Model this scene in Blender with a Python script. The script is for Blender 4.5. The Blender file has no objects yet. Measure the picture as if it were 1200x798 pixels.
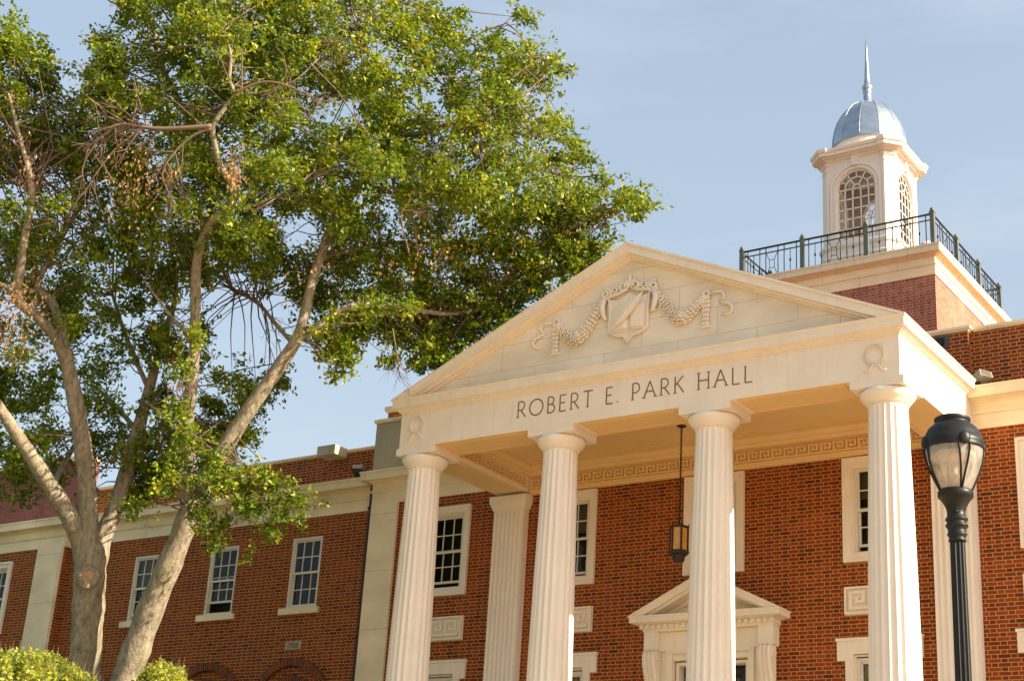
import bpy, math, random
import numpy as np
from mathutils import Vector, Matrix, Quaternion
random.seed(7)
RNG = np.random.default_rng(11)
R = math.radians
C = bpy.context.scene.collection
SC = bpy.context.scene

# ------------------------------------------------------------------ camera, sky, sun
CAM = Vector((18.432, -22.892, -8.833))
RIGHT = Vector((0.82769204, 0.55785995, 0.06097667))
DOWN = Vector((-0.15498321, 0.33166397, -0.93058004))
FWD = Vector((-0.5393571, 0.76078334, 0.36097455))
FPX = 1816.48
cd = bpy.data.cameras.new('camera'); cam = bpy.data.objects.new('camera', cd); C.objects.link(cam)
m = Matrix(((RIGHT.x, -DOWN.x, -FWD.x, CAM.x), (RIGHT.y, -DOWN.y, -FWD.y, CAM.y),
            (RIGHT.z, -DOWN.z, -FWD.z, CAM.z), (0, 0, 0, 1)))
cam.matrix_world = m
cd.sensor_width = 36; cd.lens = 36 * FPX / 1200; cd.clip_start = .1; cd.clip_end = 6000
SC.camera = cam
SUN_EL, SUN_AZ = 28.0, 7.0            # azimuth measured from +X (along the facade) towards +Y (behind it)
S = Vector((math.cos(R(SUN_EL)) * math.cos(R(SUN_AZ)), math.cos(R(SUN_EL)) * math.sin(R(SUN_AZ)), math.sin(R(SUN_EL))))
w = bpy.data.worlds.new('World'); SC.world = w; w.use_nodes = True
nt = w.node_tree; nt.nodes.clear()
out = nt.nodes.new('ShaderNodeOutputWorld'); bg = nt.nodes.new('ShaderNodeBackground')
sky = nt.nodes.new('ShaderNodeTexSky'); sky.sky_type = 'NISHITA'; sky.sun_disc = False
sky.sun_elevation = R(SUN_EL); sky.sun_rotation = R(90 - SUN_AZ)
sky.air_density = 1.0; sky.dust_density = 4.0; sky.ozone_density = 1.0; sky.altitude = 200
tc = nt.nodes.new('ShaderNodeTexCoord'); mp = nt.nodes.new('ShaderNodeMapping'); mp.inputs['Scale'].default_value = (1.5, 1.5, 9)
nz = nt.nodes.new('ShaderNodeTexNoise'); nz.inputs['Scale'].default_value = 2.2; nz.inputs['Detail'].default_value = 6; nz.inputs['Roughness'].default_value = .55
cr = nt.nodes.new('ShaderNodeValToRGB'); cr.color_ramp.elements[0].position = .50; cr.color_ramp.elements[1].position = .85
cr.color_ramp.elements[1].color = (.16, .16, .16, 1)
mx = nt.nodes.new('ShaderNodeMixRGB'); mx.inputs['Color2'].default_value = (6.5, 6.3, 6.0, 1)
nt.links.new(tc.outputs['Generated'], mp.inputs['Vector']); nt.links.new(mp.outputs[0], nz.inputs['Vector'])
nt.links.new(nz.outputs['Fac'], cr.inputs[0]); nt.links.new(cr.outputs[0], mx.inputs['Fac']); nt.links.new(sky.outputs[0], mx.inputs['Color1'])
hz = nt.nodes.new('ShaderNodeMixRGB'); hz.inputs['Color2'].default_value = (2.03, 2.33, 2.48, 1)   # haze, thicker towards the horizon
sz = nt.nodes.new('ShaderNodeSeparateXYZ'); nt.links.new(tc.outputs['Generated'], sz.inputs[0])
hr = nt.nodes.new('ShaderNodeMapRange'); hr.inputs['From Min'].default_value = .2; hr.inputs['From Max'].default_value = .6; hr.inputs['To Min'].default_value = .74; hr.inputs['To Max'].default_value = .42
nt.links.new(sz.outputs[2], hr.inputs['Value']); nt.links.new(hr.outputs[0], hz.inputs[0])
nt.links.new(mx.outputs[0], hz.inputs['Color1'])
nt.links.new(hz.outputs[0], bg.inputs['Color']); nt.links.new(bg.outputs[0], out.inputs['Surface'])
bg.inputs['Strength'].default_value = 0.088
sl = bpy.data.lights.new('sun', 'SUN'); sun = bpy.data.objects.new('sun', sl); C.objects.link(sun)
sl.energy = 3.3; sl.angle = R(.5); sl.color = (1, .86, .68)
sun.rotation_euler = S.to_track_quat('Z', 'Y').to_euler(); sun.location = (60, 10, 40)
SC.view_settings.view_transform = 'Standard'; SC.view_settings.look = 'None'
SC.view_settings.gamma = 1; SC.view_settings.exposure = 1.76

# ------------------------------------------------------------------ materials
def newmat(name):
    mt = bpy.data.materials.new(name); mt.use_nodes = True
    t = mt.node_tree; b = t.nodes['Principled BSDF']
    return mt, t, b
def N(t, kind, **kw):
    n = t.nodes.new(kind)
    for k, v in kw.items(): setattr(n, k, v)
    return n
def math_(t, op, a, b=None, c=None):
    n = t.nodes.new('ShaderNodeMath'); n.operation = op
    for i, v in enumerate((a, b, c)):
        if v is None: continue
        if isinstance(v, (int, float)): n.inputs[i].default_value = v
        else: t.links.new(v, n.inputs[i])
    return n.outputs[0]
def ramp(t, fac, stops):
    r = t.nodes.new('ShaderNodeValToRGB'); e = r.color_ramp.elements
    while len(e) < len(stops): e.new(.5)
    for el, (p, c) in zip(e, stops): el.position = p; el.color = (*c, 1)
    t.links.new(fac, r.inputs[0]); return r.outputs[0]
def noise(t, vec, scale, detail=4, rough=.55):
    n = t.nodes.new('ShaderNodeTexNoise'); n.inputs['Scale'].default_value = scale
    n.inputs['Detail'].default_value = detail; n.inputs['Roughness'].default_value = rough
    if vec is not None: t.links.new(vec, n.inputs['Vector'])
    return n.outputs['Fac']
def mixc(t, fac, a, b, mode='MIX'):
    n = t.nodes.new('ShaderNodeMixRGB'); n.blend_type = mode
    for i, v in ((0, fac), (1, a), (2, b)):
        if isinstance(v, (int, float)): n.inputs[i].default_value = v
        elif isinstance(v, tuple): n.inputs[i].default_value = (*v, 1)
        else: t.links.new(v, n.inputs[i])
    return n.outputs[0]
def pos(t): return t.nodes.new('ShaderNodeNewGeometry').outputs['Position']
def mapped(t, sc):
    n = t.nodes.new('ShaderNodeMapping'); n.inputs['Scale'].default_value = sc
    t.links.new(pos(t), n.inputs['Vector']); return n.outputs[0]
def bump(t, b, h, strength, dist=.02):
    n = t.nodes.new('ShaderNodeBump'); n.inputs['Strength'].default_value = strength; n.inputs['Distance'].default_value = dist
    t.links.new(h, n.inputs['Height']); t.links.new(n.outputs[0], b.inputs['Normal'])

def masonry(name, h, P, frac, jw, stops, mortar, wob=.006, rough=.85, bstr=.6, stain=None, zoff=0.0, xoff=0.0, header_dark=1.0, finek=.5, stain_at=.56):
    """bonded masonry: courses of height h, period P; frac<1 splits a period into stretcher and header"""
    mt, t, b = newmat(name)
    g = t.nodes.new('ShaderNodeNewGeometry')
    sp = N(t, 'ShaderNodeSeparateXYZ'); t.links.new(g.outputs['Position'], sp.inputs[0])
    sn = N(t, 'ShaderNodeSeparateXYZ'); t.links.new(g.outputs['True Normal'], sn.inputs[0])
    ax = math_(t, 'GREATER_THAN', math_(t, 'ABSOLUTE', sn.outputs[0]), .7)
    u = math_(t, 'ADD', math_(t, 'MULTIPLY', sp.outputs[1], ax), math_(t, 'MULTIPLY', sp.outputs[0], math_(t, 'SUBTRACT', 1, ax)))
    wobn = noise(t, mapped(t, (9, 9, 9)), 1.0, 2)
    wob_ = math_(t, 'MULTIPLY', math_(t, 'SUBTRACT', wobn, .5), wob)
    z = math_(t, 'ADD', math_(t, 'ADD', sp.outputs[2], 30 + zoff), wob_)
    u = math_(t, 'ADD', math_(t, 'ADD', u, 100 + xoff), wob_)
    zr = math_(t, 'DIVIDE', z, h); row = math_(t, 'FLOOR', zr); fz = math_(t, 'FRACT', zr)
    par = math_(t, 'MODULO', row, 2)
    ur = math_(t, 'ADD', math_(t, 'DIVIDE', u, P), math_(t, 'MULTIPLY', par, .5))
    cell = math_(t, 'FLOOR', ur); fu = math_(t, 'FRACT', ur)
    jz = math_(t, 'LESS_THAN', math_(t, 'MINIMUM', fz, math_(t, 'SUBTRACT', 1, fz)), jw / h / 2)
    d1 = math_(t, 'MINIMUM', fu, math_(t, 'SUBTRACT', 1, fu))
    isH = math_(t, 'GREATER_THAN', fu, frac)
    if frac < 1: d1 = math_(t, 'MINIMUM', d1, math_(t, 'ABSOLUTE', math_(t, 'SUBTRACT', fu, frac)))
    ju = math_(t, 'LESS_THAN', d1, jw / P / 2)
    J = math_(t, 'MAXIMUM', jz, ju)
    cv = N(t, 'ShaderNodeCombineXYZ')
    t.links.new(math_(t, 'ADD', math_(t, 'MULTIPLY', cell, 2), isH), cv.inputs[0]); t.links.new(row, cv.inputs[1]); t.links.new(ax, cv.inputs[2])
    wn = N(t, 'ShaderNodeTexWhiteNoise', noise_dimensions='3D'); t.links.new(cv.outputs[0], wn.inputs['Vector'])
    col = ramp(t, wn.outputs['Value'], stops)
    if header_dark < 1:
        k = math_(t, 'MULTIPLY', isH, 1 - header_dark)
        col = mixc(t, k, col, (.07, .02, .016))
    big = noise(t, mapped(t, (.5, .5, .8)), 1.6, 5)
    fine = noise(t, mapped(t, (40, 40, 40)), 1.0, 3)
    col = mixc(t, 1.0, col, ramp(t, big, [(.3, (.82, .82, .82)), (.7, (1.12, 1.12, 1.12))]), 'MULTIPLY')
    col = mixc(t, finek, col, ramp(t, fine, [(.3, (.75, .75, .75)), (.7, (1.2, 1.2, 1.2))]), 'MULTIPLY')
    if stain:
        sn_ = noise(t, mapped(t, (1.1, 1.1, .35)), 1.3, 6, .7)
        col = mixc(t, ramp(t, sn_, [(stain_at, (0, 0, 0)), (stain_at + .19, (.45, .45, .45))]), col, stain)
    mo = mixc(t, .6, mortar, ramp(t, fine, [(.3, (.7, .7, .7)), (.7, (1.2, 1.2, 1.2))]), 'MULTIPLY')
    t.links.new(mixc(t, J, col, mo), b.inputs['Base Color'])
    b.inputs['Roughness'].default_value = rough; b.inputs['Specular IOR Level'].default_value = .25
    hgt = math_(t, 'ADD', math_(t, 'SUBTRACT', 1, J), math_(t, 'MULTIPLY', fine, .4))
    bump(t, b, hgt, bstr, .006)
    return mt

def paint(name, col, var=.06, rough=.6, streak=.10, streakcol=(.42, .33, .2), grime=0.0, spec=.3):
    mt, t, b = newmat(name)
    a = noise(t, mapped(t, (1, 1, 1)), 1.7, 6, .6)
    c = mixc(t, 1.0, col, ramp(t, a, [(.3, (1 - var,) * 3), (.7, (1 + var,) * 3)]), 'MULTIPLY')
    s = noise(t, mapped(t, (7, 7, .5)), 1.4, 6, .7)
    c = mixc(t, ramp(t, s, [(.52, (0, 0, 0)), (.8, (streak * 2,) * 3)]), c, streakcol)
    if grime:
        g2 = noise(t, mapped(t, (3, 3, 3)), 1.0, 8, .72)
        c = mixc(t, ramp(t, g2, [(.5, (0, 0, 0)), (.66, (grime,) * 3)]), c, (.12, .1, .075))
    t.links.new(c, b.inputs['Base Color'])
    b.inputs['Roughness'].default_value = rough; b.inputs['Specular IOR Level'].default_value = spec
    f = noise(t, mapped(t, (60, 60, 60)), 1.0, 3)
    bump(t, b, f, .12, .004)
    return mt
def plain(name, col, rough=.5, metal=0.0, var=.12, scale=14):
    mt, t, b = newmat(name)
    a = noise(t, mapped(t, (scale,) * 3), 1.0, 5, .6)
    c = mixc(t, 1.0, col, ramp(t, a, [(.3, (1 - var,) * 3), (.7, (1 + var,) * 3)]), 'MULTIPLY')
    t.links.new(c, b.inputs['Base Color']); b.inputs['Roughness'].default_value = rough; b.inputs['Metallic'].default_value = metal; b.inputs['Specular IOR Level'].default_value = .22
    return mt
def glass(name, tint=(.9, .95, .93), refl=1.0, rough=.02, wav=0.0):
    mt, t, b = newmat(name); t.nodes.remove(b)
    o = t.nodes['Material Output']
    tr = N(t, 'ShaderNodeBsdfTransparent'); tr.inputs[0].default_value = (*tint, 1)
    gl = N(t, 'ShaderNodeBsdfGlossy'); gl.inputs['Roughness'].default_value = rough
    fr = N(t, 'ShaderNodeFresnel'); fr.inputs[0].default_value = 1.5
    if wav:
        bp = N(t, 'ShaderNodeBump'); bp.inputs['Strength'].default_value = wav; bp.inputs['Distance'].default_value = .02
        t.links.new(noise(t, mapped(t, (3, 3, 3)), 1.0, 2), bp.inputs['Height']); t.links.new(bp.outputs[0], gl.inputs['Normal'])
    ms = N(t, 'ShaderNodeMixShader'); t.links.new(math_(t, 'MULTIPLY', fr.outputs[0], refl), ms.inputs[0])
    t.links.new(tr.outputs[0], ms.inputs[1]); t.links.new(gl.outputs[0], ms.inputs[2]); t.links.new(ms.outputs[0], o.inputs['Surface'])
    return mt

RED = [(0, (.185, .029, .006)), (.25, (.25, .038, .006)), (.5, (.32, .056, .008)), (.7, (.26, .040, .007)), (.88, (.18, .030, .008)), (1, (.09, .019, .009))]
M = {}
M['brick'] = masonry('red_brick', .0735, .336, .66, .0135, RED, (.52, .29, .085), header_dark=.82, stain=(.45, .30, .2), stain_at=.66)
M['brick_attic'] = masonry('attic_brick', .0735, .336, .66, .0135, RED, (.52, .31, .11), zoff=.02, header_dark=.85)
M['brick_tower'] = masonry('tower_brick', .0735, .336, .66, .012,
    [(0, (.29, .095, .06)), (.4, (.38, .12, .075)), (.7, (.46, .165, .10)), (1, (.25, .085, .055))], (.52, .36, .25), stain=(.5, .36, .3), header_dark=.75)
M['brick_purple'] = masonry('weathered_brick', .0735, .336, .66, .010,
    [(0, (.2, .075, .065)), (.5, (.25, .095, .08)), (1, (.17, .06, .055))], (.24, .13, .1))
mt, t, b = newmat('voussoir_brick'); M['voussoir'] = mt
t.links.new(ramp(t, t.nodes.new('ShaderNodeNewGeometry').outputs['Random Per Island'], [(p_, tuple(.62 * q_ for q_ in c_)) for p_, c_ in RED]), b.inputs['Base Color']); b.inputs['Roughness'].default_value = .85
M['mortar'] = plain('lime_mortar', (.50, .31, .12), .9)
M['paint'] = paint('cream_paint', (.86, .755, .605), var=.05, streak=.12)
M['column'] = paint('column_paint', (.86, .775, .65), var=.035, streak=.07)
M['wing_stone'] = masonry('buff_stone', 1.31, 1.9, 1.0, .008, [(0, (.86, .70, .45)), (1, (.89, .74, .49))], (.42, .30, .16), wob=.002, bstr=.12, rough=.8, zoff=.1, finek=.1)
M['panel_stone'] = masonry('panel_stone', .53, 1.55, 1.0, .010, [(0, (.82, .715, .56)), (1, (.85, .75, .595))], (.58, .46, .31), wob=.002, bstr=.12, rough=.75, zoff=.35, xoff=.35, finek=.08)
M['rust_stone'] = paint('stained_cornice', (.76, .66, .47), var=.08, streak=.22, streakcol=(.38, .2, .06))
M['cupola'] = paint('cupola_paint', (.80, .72, .63), var=.03, streak=.04)
M['grey_stone'] = paint('grey_concrete', (.43, .37, .24), var=.08, streak=.2, streakcol=(.2, .18, .12))
M['old_stone'] = paint('mossy_concrete', (.5, .43, .3), var=.1, streak=.3, streakcol=(.2, .16, .1), grime=.6)
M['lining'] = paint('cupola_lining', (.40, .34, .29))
M['soffit'] = paint('soffit_bounce_tint', (.82, .57, .27), var=.03, streak=.03)  # orange of the warm bounced light is put into this colour
M['white'] = paint('white_sash_paint', (.72, .66, .54), var=.03, streak=.05)
M['letter'] = plain('letter_groove_shade', (.22, .125, .055), .7)  # brown stands in for the shade inside cut letters, on raised strokes
M['glass'] = glass('window_glass', (.75, .85, .72), .7, .015, .4)
M['cupola_glass'] = glass('clear_glass', (.93, .95, .95), .8)
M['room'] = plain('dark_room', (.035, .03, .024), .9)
M['blind'] = plain('beige_blind', (.30, .25, .17), .9)
M['curtain'] = plain('curtain', (.55, .42, .22), .9)
M['iron'] = plain('dark_iron', (.028, .03, .028), .45, .0)
M['rail_post'] = plain('verdigris_post', (.13, .15, .13), .5, .2)
M['black'] = plain('black_lamp_paint', (.014, .015, .013), .42, 0, .3, 30); M['black'].node_tree.nodes['Principled BSDF'].inputs['Specular IOR Level'].default_value = .26
M['bronze'] = plain('aged_bronze', (.05, .035, .022), .5, .3)
M['pipe'] = plain('brown_downspout', (.045, .03, .024), .5)
M['lead'] = plain('lead_flashing', (.09, .08, .075), .6)
mt, t, b = newmat('zinc_dome'); M['zinc'] = mt
a = noise(t, mapped(t, (2, 2, 5)), 1.2, 5)
t.links.new(ramp(t, a, [(.3, (.28, .34, .41)), (.7, (.42, .47, .52))]), b.inputs['Base Color']); b.inputs['Metallic'].default_value = .75; b.inputs['Roughness'].default_value = .36
mt, t, b = newmat('amber_glass'); M['amber'] = mt
b.inputs['Base Color'].default_value = (.62, .30, .07, 1); b.inputs['Roughness'].default_value = .3; b.inputs['Transmission Weight'].default_value = .25
t.links.new(ramp(t, noise(t, mapped(t, (9, 9, 9)), 1.0, 4), [(.3, (.62, .27, .03)), (.7, (.85, .46, .09))]), b.inputs['Base Color'])
# frosted lamp globe
mt, t, b = newmat('seeded_globe_glass'); M['globe'] = mt; t.nodes.remove(b)
tr = N(t, 'ShaderNodeBsdfTransparent'); tr.inputs[0].default_value = (1, .97, .92, 1)
tl = N(t, 'ShaderNodeBsdfTranslucent'); tl.inputs[0].default_value = (.92, .86, .76, 1)
gl = N(t, 'ShaderNodeBsdfGlossy'); gl.inputs['Roughness'].default_value = .12
bp = N(t, 'ShaderNodeBump'); bp.inputs['Strength'].default_value = .35; bp.inputs['Distance'].default_value = .01
t.links.new(noise(t, mapped(t, (60, 60, 45)), 1.0, 3), bp.inputs['Height']); t.links.new(bp.outputs[0], gl.inputs['Normal'])
m1 = N(t, 'ShaderNodeMixShader'); t.links.new(ramp(t, noise(t, mapped(t, (30, 30, 12)), 1.0, 4), [(.3, (.35,) * 3), (.7, (.7,) * 3)]), m1.inputs[0])
df = N(t, 'ShaderNodeBsdfDiffuse'); df.inputs[0].default_value = (.9, .85, .76, 1)
m0 = N(t, 'ShaderNodeMixShader'); m0.inputs[0].default_value = .45; t.links.new(tl.outputs[0], m0.inputs[1]); t.links.new(df.outputs[0], m0.inputs[2])
t.links.new(tr.outputs[0], m1.inputs[1]); t.links.new(m0.outputs[0], m1.inputs[2])
m2 = N(t, 'ShaderNodeMixShader'); fr = N(t, 'ShaderNodeFresnel'); fr.inputs[0].default_value = 1.45; t.links.new(fr.outputs[0], m2.inputs[0])
t.links.new(m1.outputs[0], m2.inputs[1]); t.links.new(gl.outputs[0], m2.inputs[2]); t.links.new(m2.outputs[0], t.nodes['Material Output'].inputs['Surface'])
# bark
mt, t, b = newmat('grey_bark'); M['bark'] = mt
v1 = noise(t, mapped(t, (3.5, 3.5, 1)), 2.2, 8, .65); v2 = noise(t, mapped(t, (3, 3, 3)), 1.6, 6, .7)
v3 = noise(t, mapped(t, (15, 15, 6)), 1.0, 6, .7)
c = ramp(t, v1, [(.3, (.22, .175, .12)), (.5, (.34, .285, .205)), (.72, (.45, .385, .285))])
c = mixc(t, .9, c, ramp(t, v3, [(.35, (.55, .52, .5)), (.5, (1, 1, 1)), (.66, (1.35, 1.33, 1.25))]), 'MULTIPLY')
c = mixc(t, ramp(t, v2, [(.5, (0, 0, 0)), (.6, (.6, .6, .6))]), c, (.34, .33, .20))
t.links.new(c, b.inputs['Base Color']); b.inputs['Roughness'].default_value = .9; b.inputs['Specular IOR Level'].default_value = .15
bump(t, b, noise(t, mapped(t, (12, 12, 5)), 1.5, 8, .72), 1.0, .05)
M['cutwood'] = plain('cut_wood', (.42, .27, .14), .85, 0, .35, 25)
M['twig'] = plain('bare_twig', (.17, .12, .08), .9)
def leafmat(name, stops, trans=(.30, .42, .05), tw=.26):
    mt, t, b = newmat(name)
    g = t.nodes.new('ShaderNodeNewGeometry')
    c = ramp(t, g.outputs['Random Per Island'], stops)
    cl = noise(t, mapped(t, (1.1, 1.1, 1.4)), 1.0, 3)
    c = mixc(t, 1.0, c, ramp(t, cl, [(.36, (.5, .58, .5)), (.5, (.95, .95, 1)), (.64, (1.35, 1.22, 1.1))]), 'MULTIPLY')
    t.links.new(c, b.inputs['Base Color']); b.inputs['Roughness'].default_value = .45; b.inputs['Specular IOR Level'].default_value = .35
    tl = N(t, 'ShaderNodeBsdfTranslucent')
    t.links.new(mixc(t, 1.0, c, (2.3, 2.1, 1.0), 'MULTIPLY'), tl.inputs[0])
    ms = N(t, 'ShaderNodeMixShader'); ms.inputs[0].default_value = tw
    t.links.new(b.outputs[0], ms.inputs[1]); t.links.new(tl.outputs[0], ms.inputs[2]); t.links.new(ms.outputs[0], t.nodes['Material Output'].inputs['Surface'])
    return mt
M['leaf'] = leafmat('green_leaf', [(0, (.06, .108, .008)), (.35, (.118, .19, .010)), (.7, (.195, .265, .014)), (.93, (.31, .33, .022)), (1, (.34, .24, .05))])
M['shrubleaf'] = leafmat('lime_leaf', [(0, (.18, .24, .022)), (.5, (.28, .34, .04)), (.9, (.38, .40, .06)), (1, (.42, .32, .1))])
M['dead'] = leafmat('dead_leaf', [(0, (.17, .085, .03)), (.5, (.27, .145, .05)), (1, (.38, .22, .085))], tw=.3)
# ground
mt, t, b = newmat('lawn_and_paving'); M['ground'] = mt
gn = noise(t, mapped(t, (.25, .25, .25)), 1.0, 5)
fine = noise(t, mapped(t, (14, 14, 14)), 1.0, 6)
grass = ramp(t, fine, [(.3, (.05, .07, .018)), (.7, (.10, .12, .03))]); pave = ramp(t, fine, [(.3, (.42, .28, .16)), (.7, (.54, .38, .23))])
sp = N(t, 'ShaderNodeSeparateXYZ'); t.links.new(pos(t), sp.inputs[0])
edge = math_(t, 'GREATER_THAN', math_(t, 'ADD', sp.outputs[0], math_(t, 'MULTIPLY', gn, 2.0)), -1.5)
t.links.new(mixc(t, edge, grass, pave), b.inputs['Base Color']); b.inputs['Roughness'].default_value = .95

# ------------------------------------------------------------------ mesh helpers
class MB:
    def __init__(s): s.v = []; s.f = []; s.sm = []
    def add(s, vs, fs, smooth=False):
        o = len(s.v); s.v += [tuple(v) for v in vs]; s.f += [tuple(i + o for i in f) for f in fs]; s.sm += [smooth] * len(fs); return s
    def box(s, x0, x1, y0, y1, z0, z1):
        if x0 > x1: x0, x1 = x1, x0
        if y0 > y1: y0, y1 = y1, y0
        if z0 > z1: z0, z1 = z1, z0
        return s.add([(x0, y0, z0), (x1, y0, z0), (x1, y1, z0), (x0, y1, z0), (x0, y0, z1), (x1, y0, z1), (x1, y1, z1), (x0, y1, z1)],
              [(0, 3, 2, 1), (4, 5, 6, 7), (0, 1, 5, 4), (1, 2, 6, 5), (2, 3, 7, 6), (3, 0, 4, 7)])
    def extrude(s, poly, vec):
        n = len(poly); P = [Vector(p) for p in poly]; v = Vector(vec)
        nrm = Vector((0, 0, 0))
        for i in range(n): nrm += (P[i] - P[0]).cross(P[(i + 1) % n] - P[0])
        if nrm.dot(v) > 0: P.reverse()
        vs = P + [p + v for p in P]
        return s.add(vs, [tuple(range(n)), tuple(range(2 * n - 1, n - 1, -1))] + [(i, i + n, (i + 1) % n + n, (i + 1) % n) for i in range(n)])
    def xz(s, poly, y0, y1): return s.extrude([(x, y0, z) for x, z in poly], (0, y1 - y0, 0))
    def lathe(s, cx, cy, prof, n=32, smooth=True, cap=True, a0=0.0):
        k = len(prof); vs = []
        for i in range(n):
            a = a0 + 2 * math.pi * i / n
            for r, z in prof: vs.append((cx + r * math.cos(a), cy + r * math.sin(a), z))
        fs = []
        for i in range(n):
            j = (i + 1) % n
            for q in range(k - 1): fs.append((i * k + q, j * k + q, j * k + q + 1, i * k + q + 1))
        s.add(vs, fs, smooth)
        if cap:
            o = len(s.v) - n * k
            s.f.append(tuple(o + i * k for i in reversed(range(n)))); s.sm.append(False)
            s.f.append(tuple(o + i * k + k - 1 for i in range(n))); s.sm.append(False)
        return s
    def tube(s, pts, rad, n=8, smooth=True, cap=True, wob=0.0):
        P = [Vector(p) for p in pts]
        if not hasattr(rad, '__len__'): rad = [rad] * len(P)
        vs = []; ref = Vector((.31, .87, .38))
        T0 = (P[1] - P[0]).normalized(); u = T0.cross(ref).normalized()
        for i, p in enumerate(P):
            T = (P[min(i + 1, len(P) - 1)] - P[max(i - 1, 0)]).normalized()
            u = (u - T * u.dot(T)).normalized(); v = T.cross(u)
            for k in range(n):
                a = 2 * math.pi * k / n; r = rad[i] * (1 + (random.uniform(-wob, wob) if wob else 0))
                vs.append(p + (u * math.cos(a) + v * math.sin(a)) * r)
        fs = [(i * n + k, i * n + (k + 1) % n, (i + 1) * n + (k + 1) % n, (i + 1) * n + k) for i in range(len(P) - 1) for k in range(n)]
        if cap: fs += [tuple(reversed(range(n))), tuple((len(P) - 1) * n + k for k in range(n))]
        return s.add(vs, fs, smooth)
    def sweep(s, path, prof, closed=False):
        """prof = closed polygon of (outward, z); outward is to the right of travel"""
        P = [Vector((x, y)) for x, y in path]; n = len(P); k = len(prof); vs = []
        def nrm(a, b):
            d = (b - a).normalized(); return Vector((d.y, -d.x))
        for i in range(n):
            if closed: n1, n2 = nrm(P[i - 1], P[i]), nrm(P[i], P[(i + 1) % n])
            else:
                n1 = nrm(P[i - 1], P[i]) if i else nrm(P[0], P[1]); n2 = nrm(P[i], P[i + 1]) if i < n - 1 else n1
            mdir = (n1 + n2); mdir = mdir / (1 + n1.dot(n2))
            for o, z in prof: vs.append((P[i].x + mdir.x * o, P[i].y + mdir.y * o, z))
        fs = []
        for i in range(n if closed else n - 1):
            j = (i + 1) % n
            for q in range(k): fs.append((i * k + q, j * k + q, j * k + (q + 1) % k, i * k + (q + 1) % k))
        if not closed: fs += [tuple(range(k)), tuple((n - 1) * k + q for q in reversed(range(k)))]
        return s.add(vs, fs)
    def ell(s, c, r, ax=None, nu=8, nv=5):
        c = Vector(c); X, Y, Z = ax if ax else (Vector((1, 0, 0)), Vector((0, 1, 0)), Vector((0, 0, 1)))
        vs = [c - Z * r[2]]
        for j in range(1, nv):
            b = -math.pi / 2 + math.pi * j / nv
            for i in range(nu):
                a = 2 * math.pi * i / nu
                vs.append(c + X * (r[0] * math.cos(b) * math.cos(a)) + Y * (r[1] * math.cos(b) * math.sin(a)) + Z * (r[2] * math.sin(b)))
        vs.append(c + Z * r[2]); L = len(vs) - 1; fs = []
        for i in range(nu):
            fs.append((0, 1 + (i + 1) % nu, 1 + i)); fs.append((L, L - nu + i, L - nu + (i + 1) % nu))
            for j in range(nv - 2):
                fs.append((1 + j * nu + i, 1 + j * nu + (i + 1) % nu, 1 + (j + 1) * nu + (i + 1) % nu, 1 + (j + 1) * nu + i))
        return s.add(vs, fs, True)
    def quadwall(s, x0, x1, z0, z1, y, holes, depth):
        """front face (facing -y) with rectangular holes and reveals going back by depth"""
        xs = sorted({x0, x1} | {h[0] for h in holes} | {h[1] for h in holes}); zs = sorted({z0, z1} | {h[2] for h in holes} | {h[3] for h in holes})
        for a, b_ in zip(xs, xs[1:]):
            for c, d in zip(zs, zs[1:]):
                if any(h[0] < (a + b_) / 2 < h[1] and h[2] < (c + d) / 2 < h[3] for h in holes): continue
                s.add([(a, y, c), (b_, y, c), (b_, y, d), (a, y, d)], [(0, 1, 2, 3)])
        for a, b_, c, d in holes:
            Y = y + depth
            s.add([(a, y, c), (a, y, d), (a, Y, d), (a, Y, c), (b_, y, c), (b_, y, d), (b_, Y, d), (b_, Y, c)],
                  [(0, 1, 2, 3), (5, 4, 7, 6), (1, 5, 6, 2), (4, 0, 3, 7)])
        return s
    def build(s, name, mat, parent=None, label=None, local=None):
        me = bpy.data.meshes.new(name); off = Vector((0, 0, 0))
        if parent is not None:
            off = world_loc(parent)
        if local is not None: off = Vector(local)
        a = np.array(s.v, dtype=np.float64) - np.array(off)
        me.from_pydata([tuple(r) for r in a], [], s.f); me.polygons.foreach_set('use_smooth', s.sm)
        me.materials.append(mat); me.update()
        o = bpy.data.objects.new(name, me); C.objects.link(o)
        if parent is not None:
            o.parent = parent
        if local is not None: o.location = local
        if label: o['label'] = label
        return o
LOC = {}
def world_loc(o):
    p = Vector((0, 0, 0))
    while o is not None: p += o.location; o = o.parent
    return p
def thing(name, label, cat, loc, group=None):
    o = bpy.data.objects.new(name, None); C.objects.link(o); o.location = loc; o['label'] = label; o['category'] = cat
    if group: o['group'] = group
    return o
def PX(px, py, D):
    """a point seen at photograph pixel (px, py), D metres in front of the camera"""
    return CAM + (RIGHT * ((px - 600) / FPX) + DOWN * ((py - 399) / FPX) + FWD) * D

# ------------------------------------------------------------------ ground
def gz(x, y):
    k = min(max((y + 17) / 12, 0), 1); k = k * k * (3 - 2 * k)
    return -10.43 + 2.9 * k
xs = [-3000, -400, -80, -40] + list(range(-30, 41, 2)) + [60, 120, 400, 3000]; ys = [-3000, -400, -80, -40] + list(range(-30, 13, 1)) + [40, 120, 400, 3000]
mb = MB(); vs = [(x, y, gz(x, y)) for y in ys for x in xs]; nx = len(xs)
mb.add(vs, [(j * nx + i, j * nx + i + 1, (j + 1) * nx + i + 1, (j + 1) * nx + i) for j in range(len(ys) - 1) for i in range(nx - 1)], True)
g = mb.build('ground', M['ground']); g['kind'] = 'structure'
GB = -7.53   # ground level at the building

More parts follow.
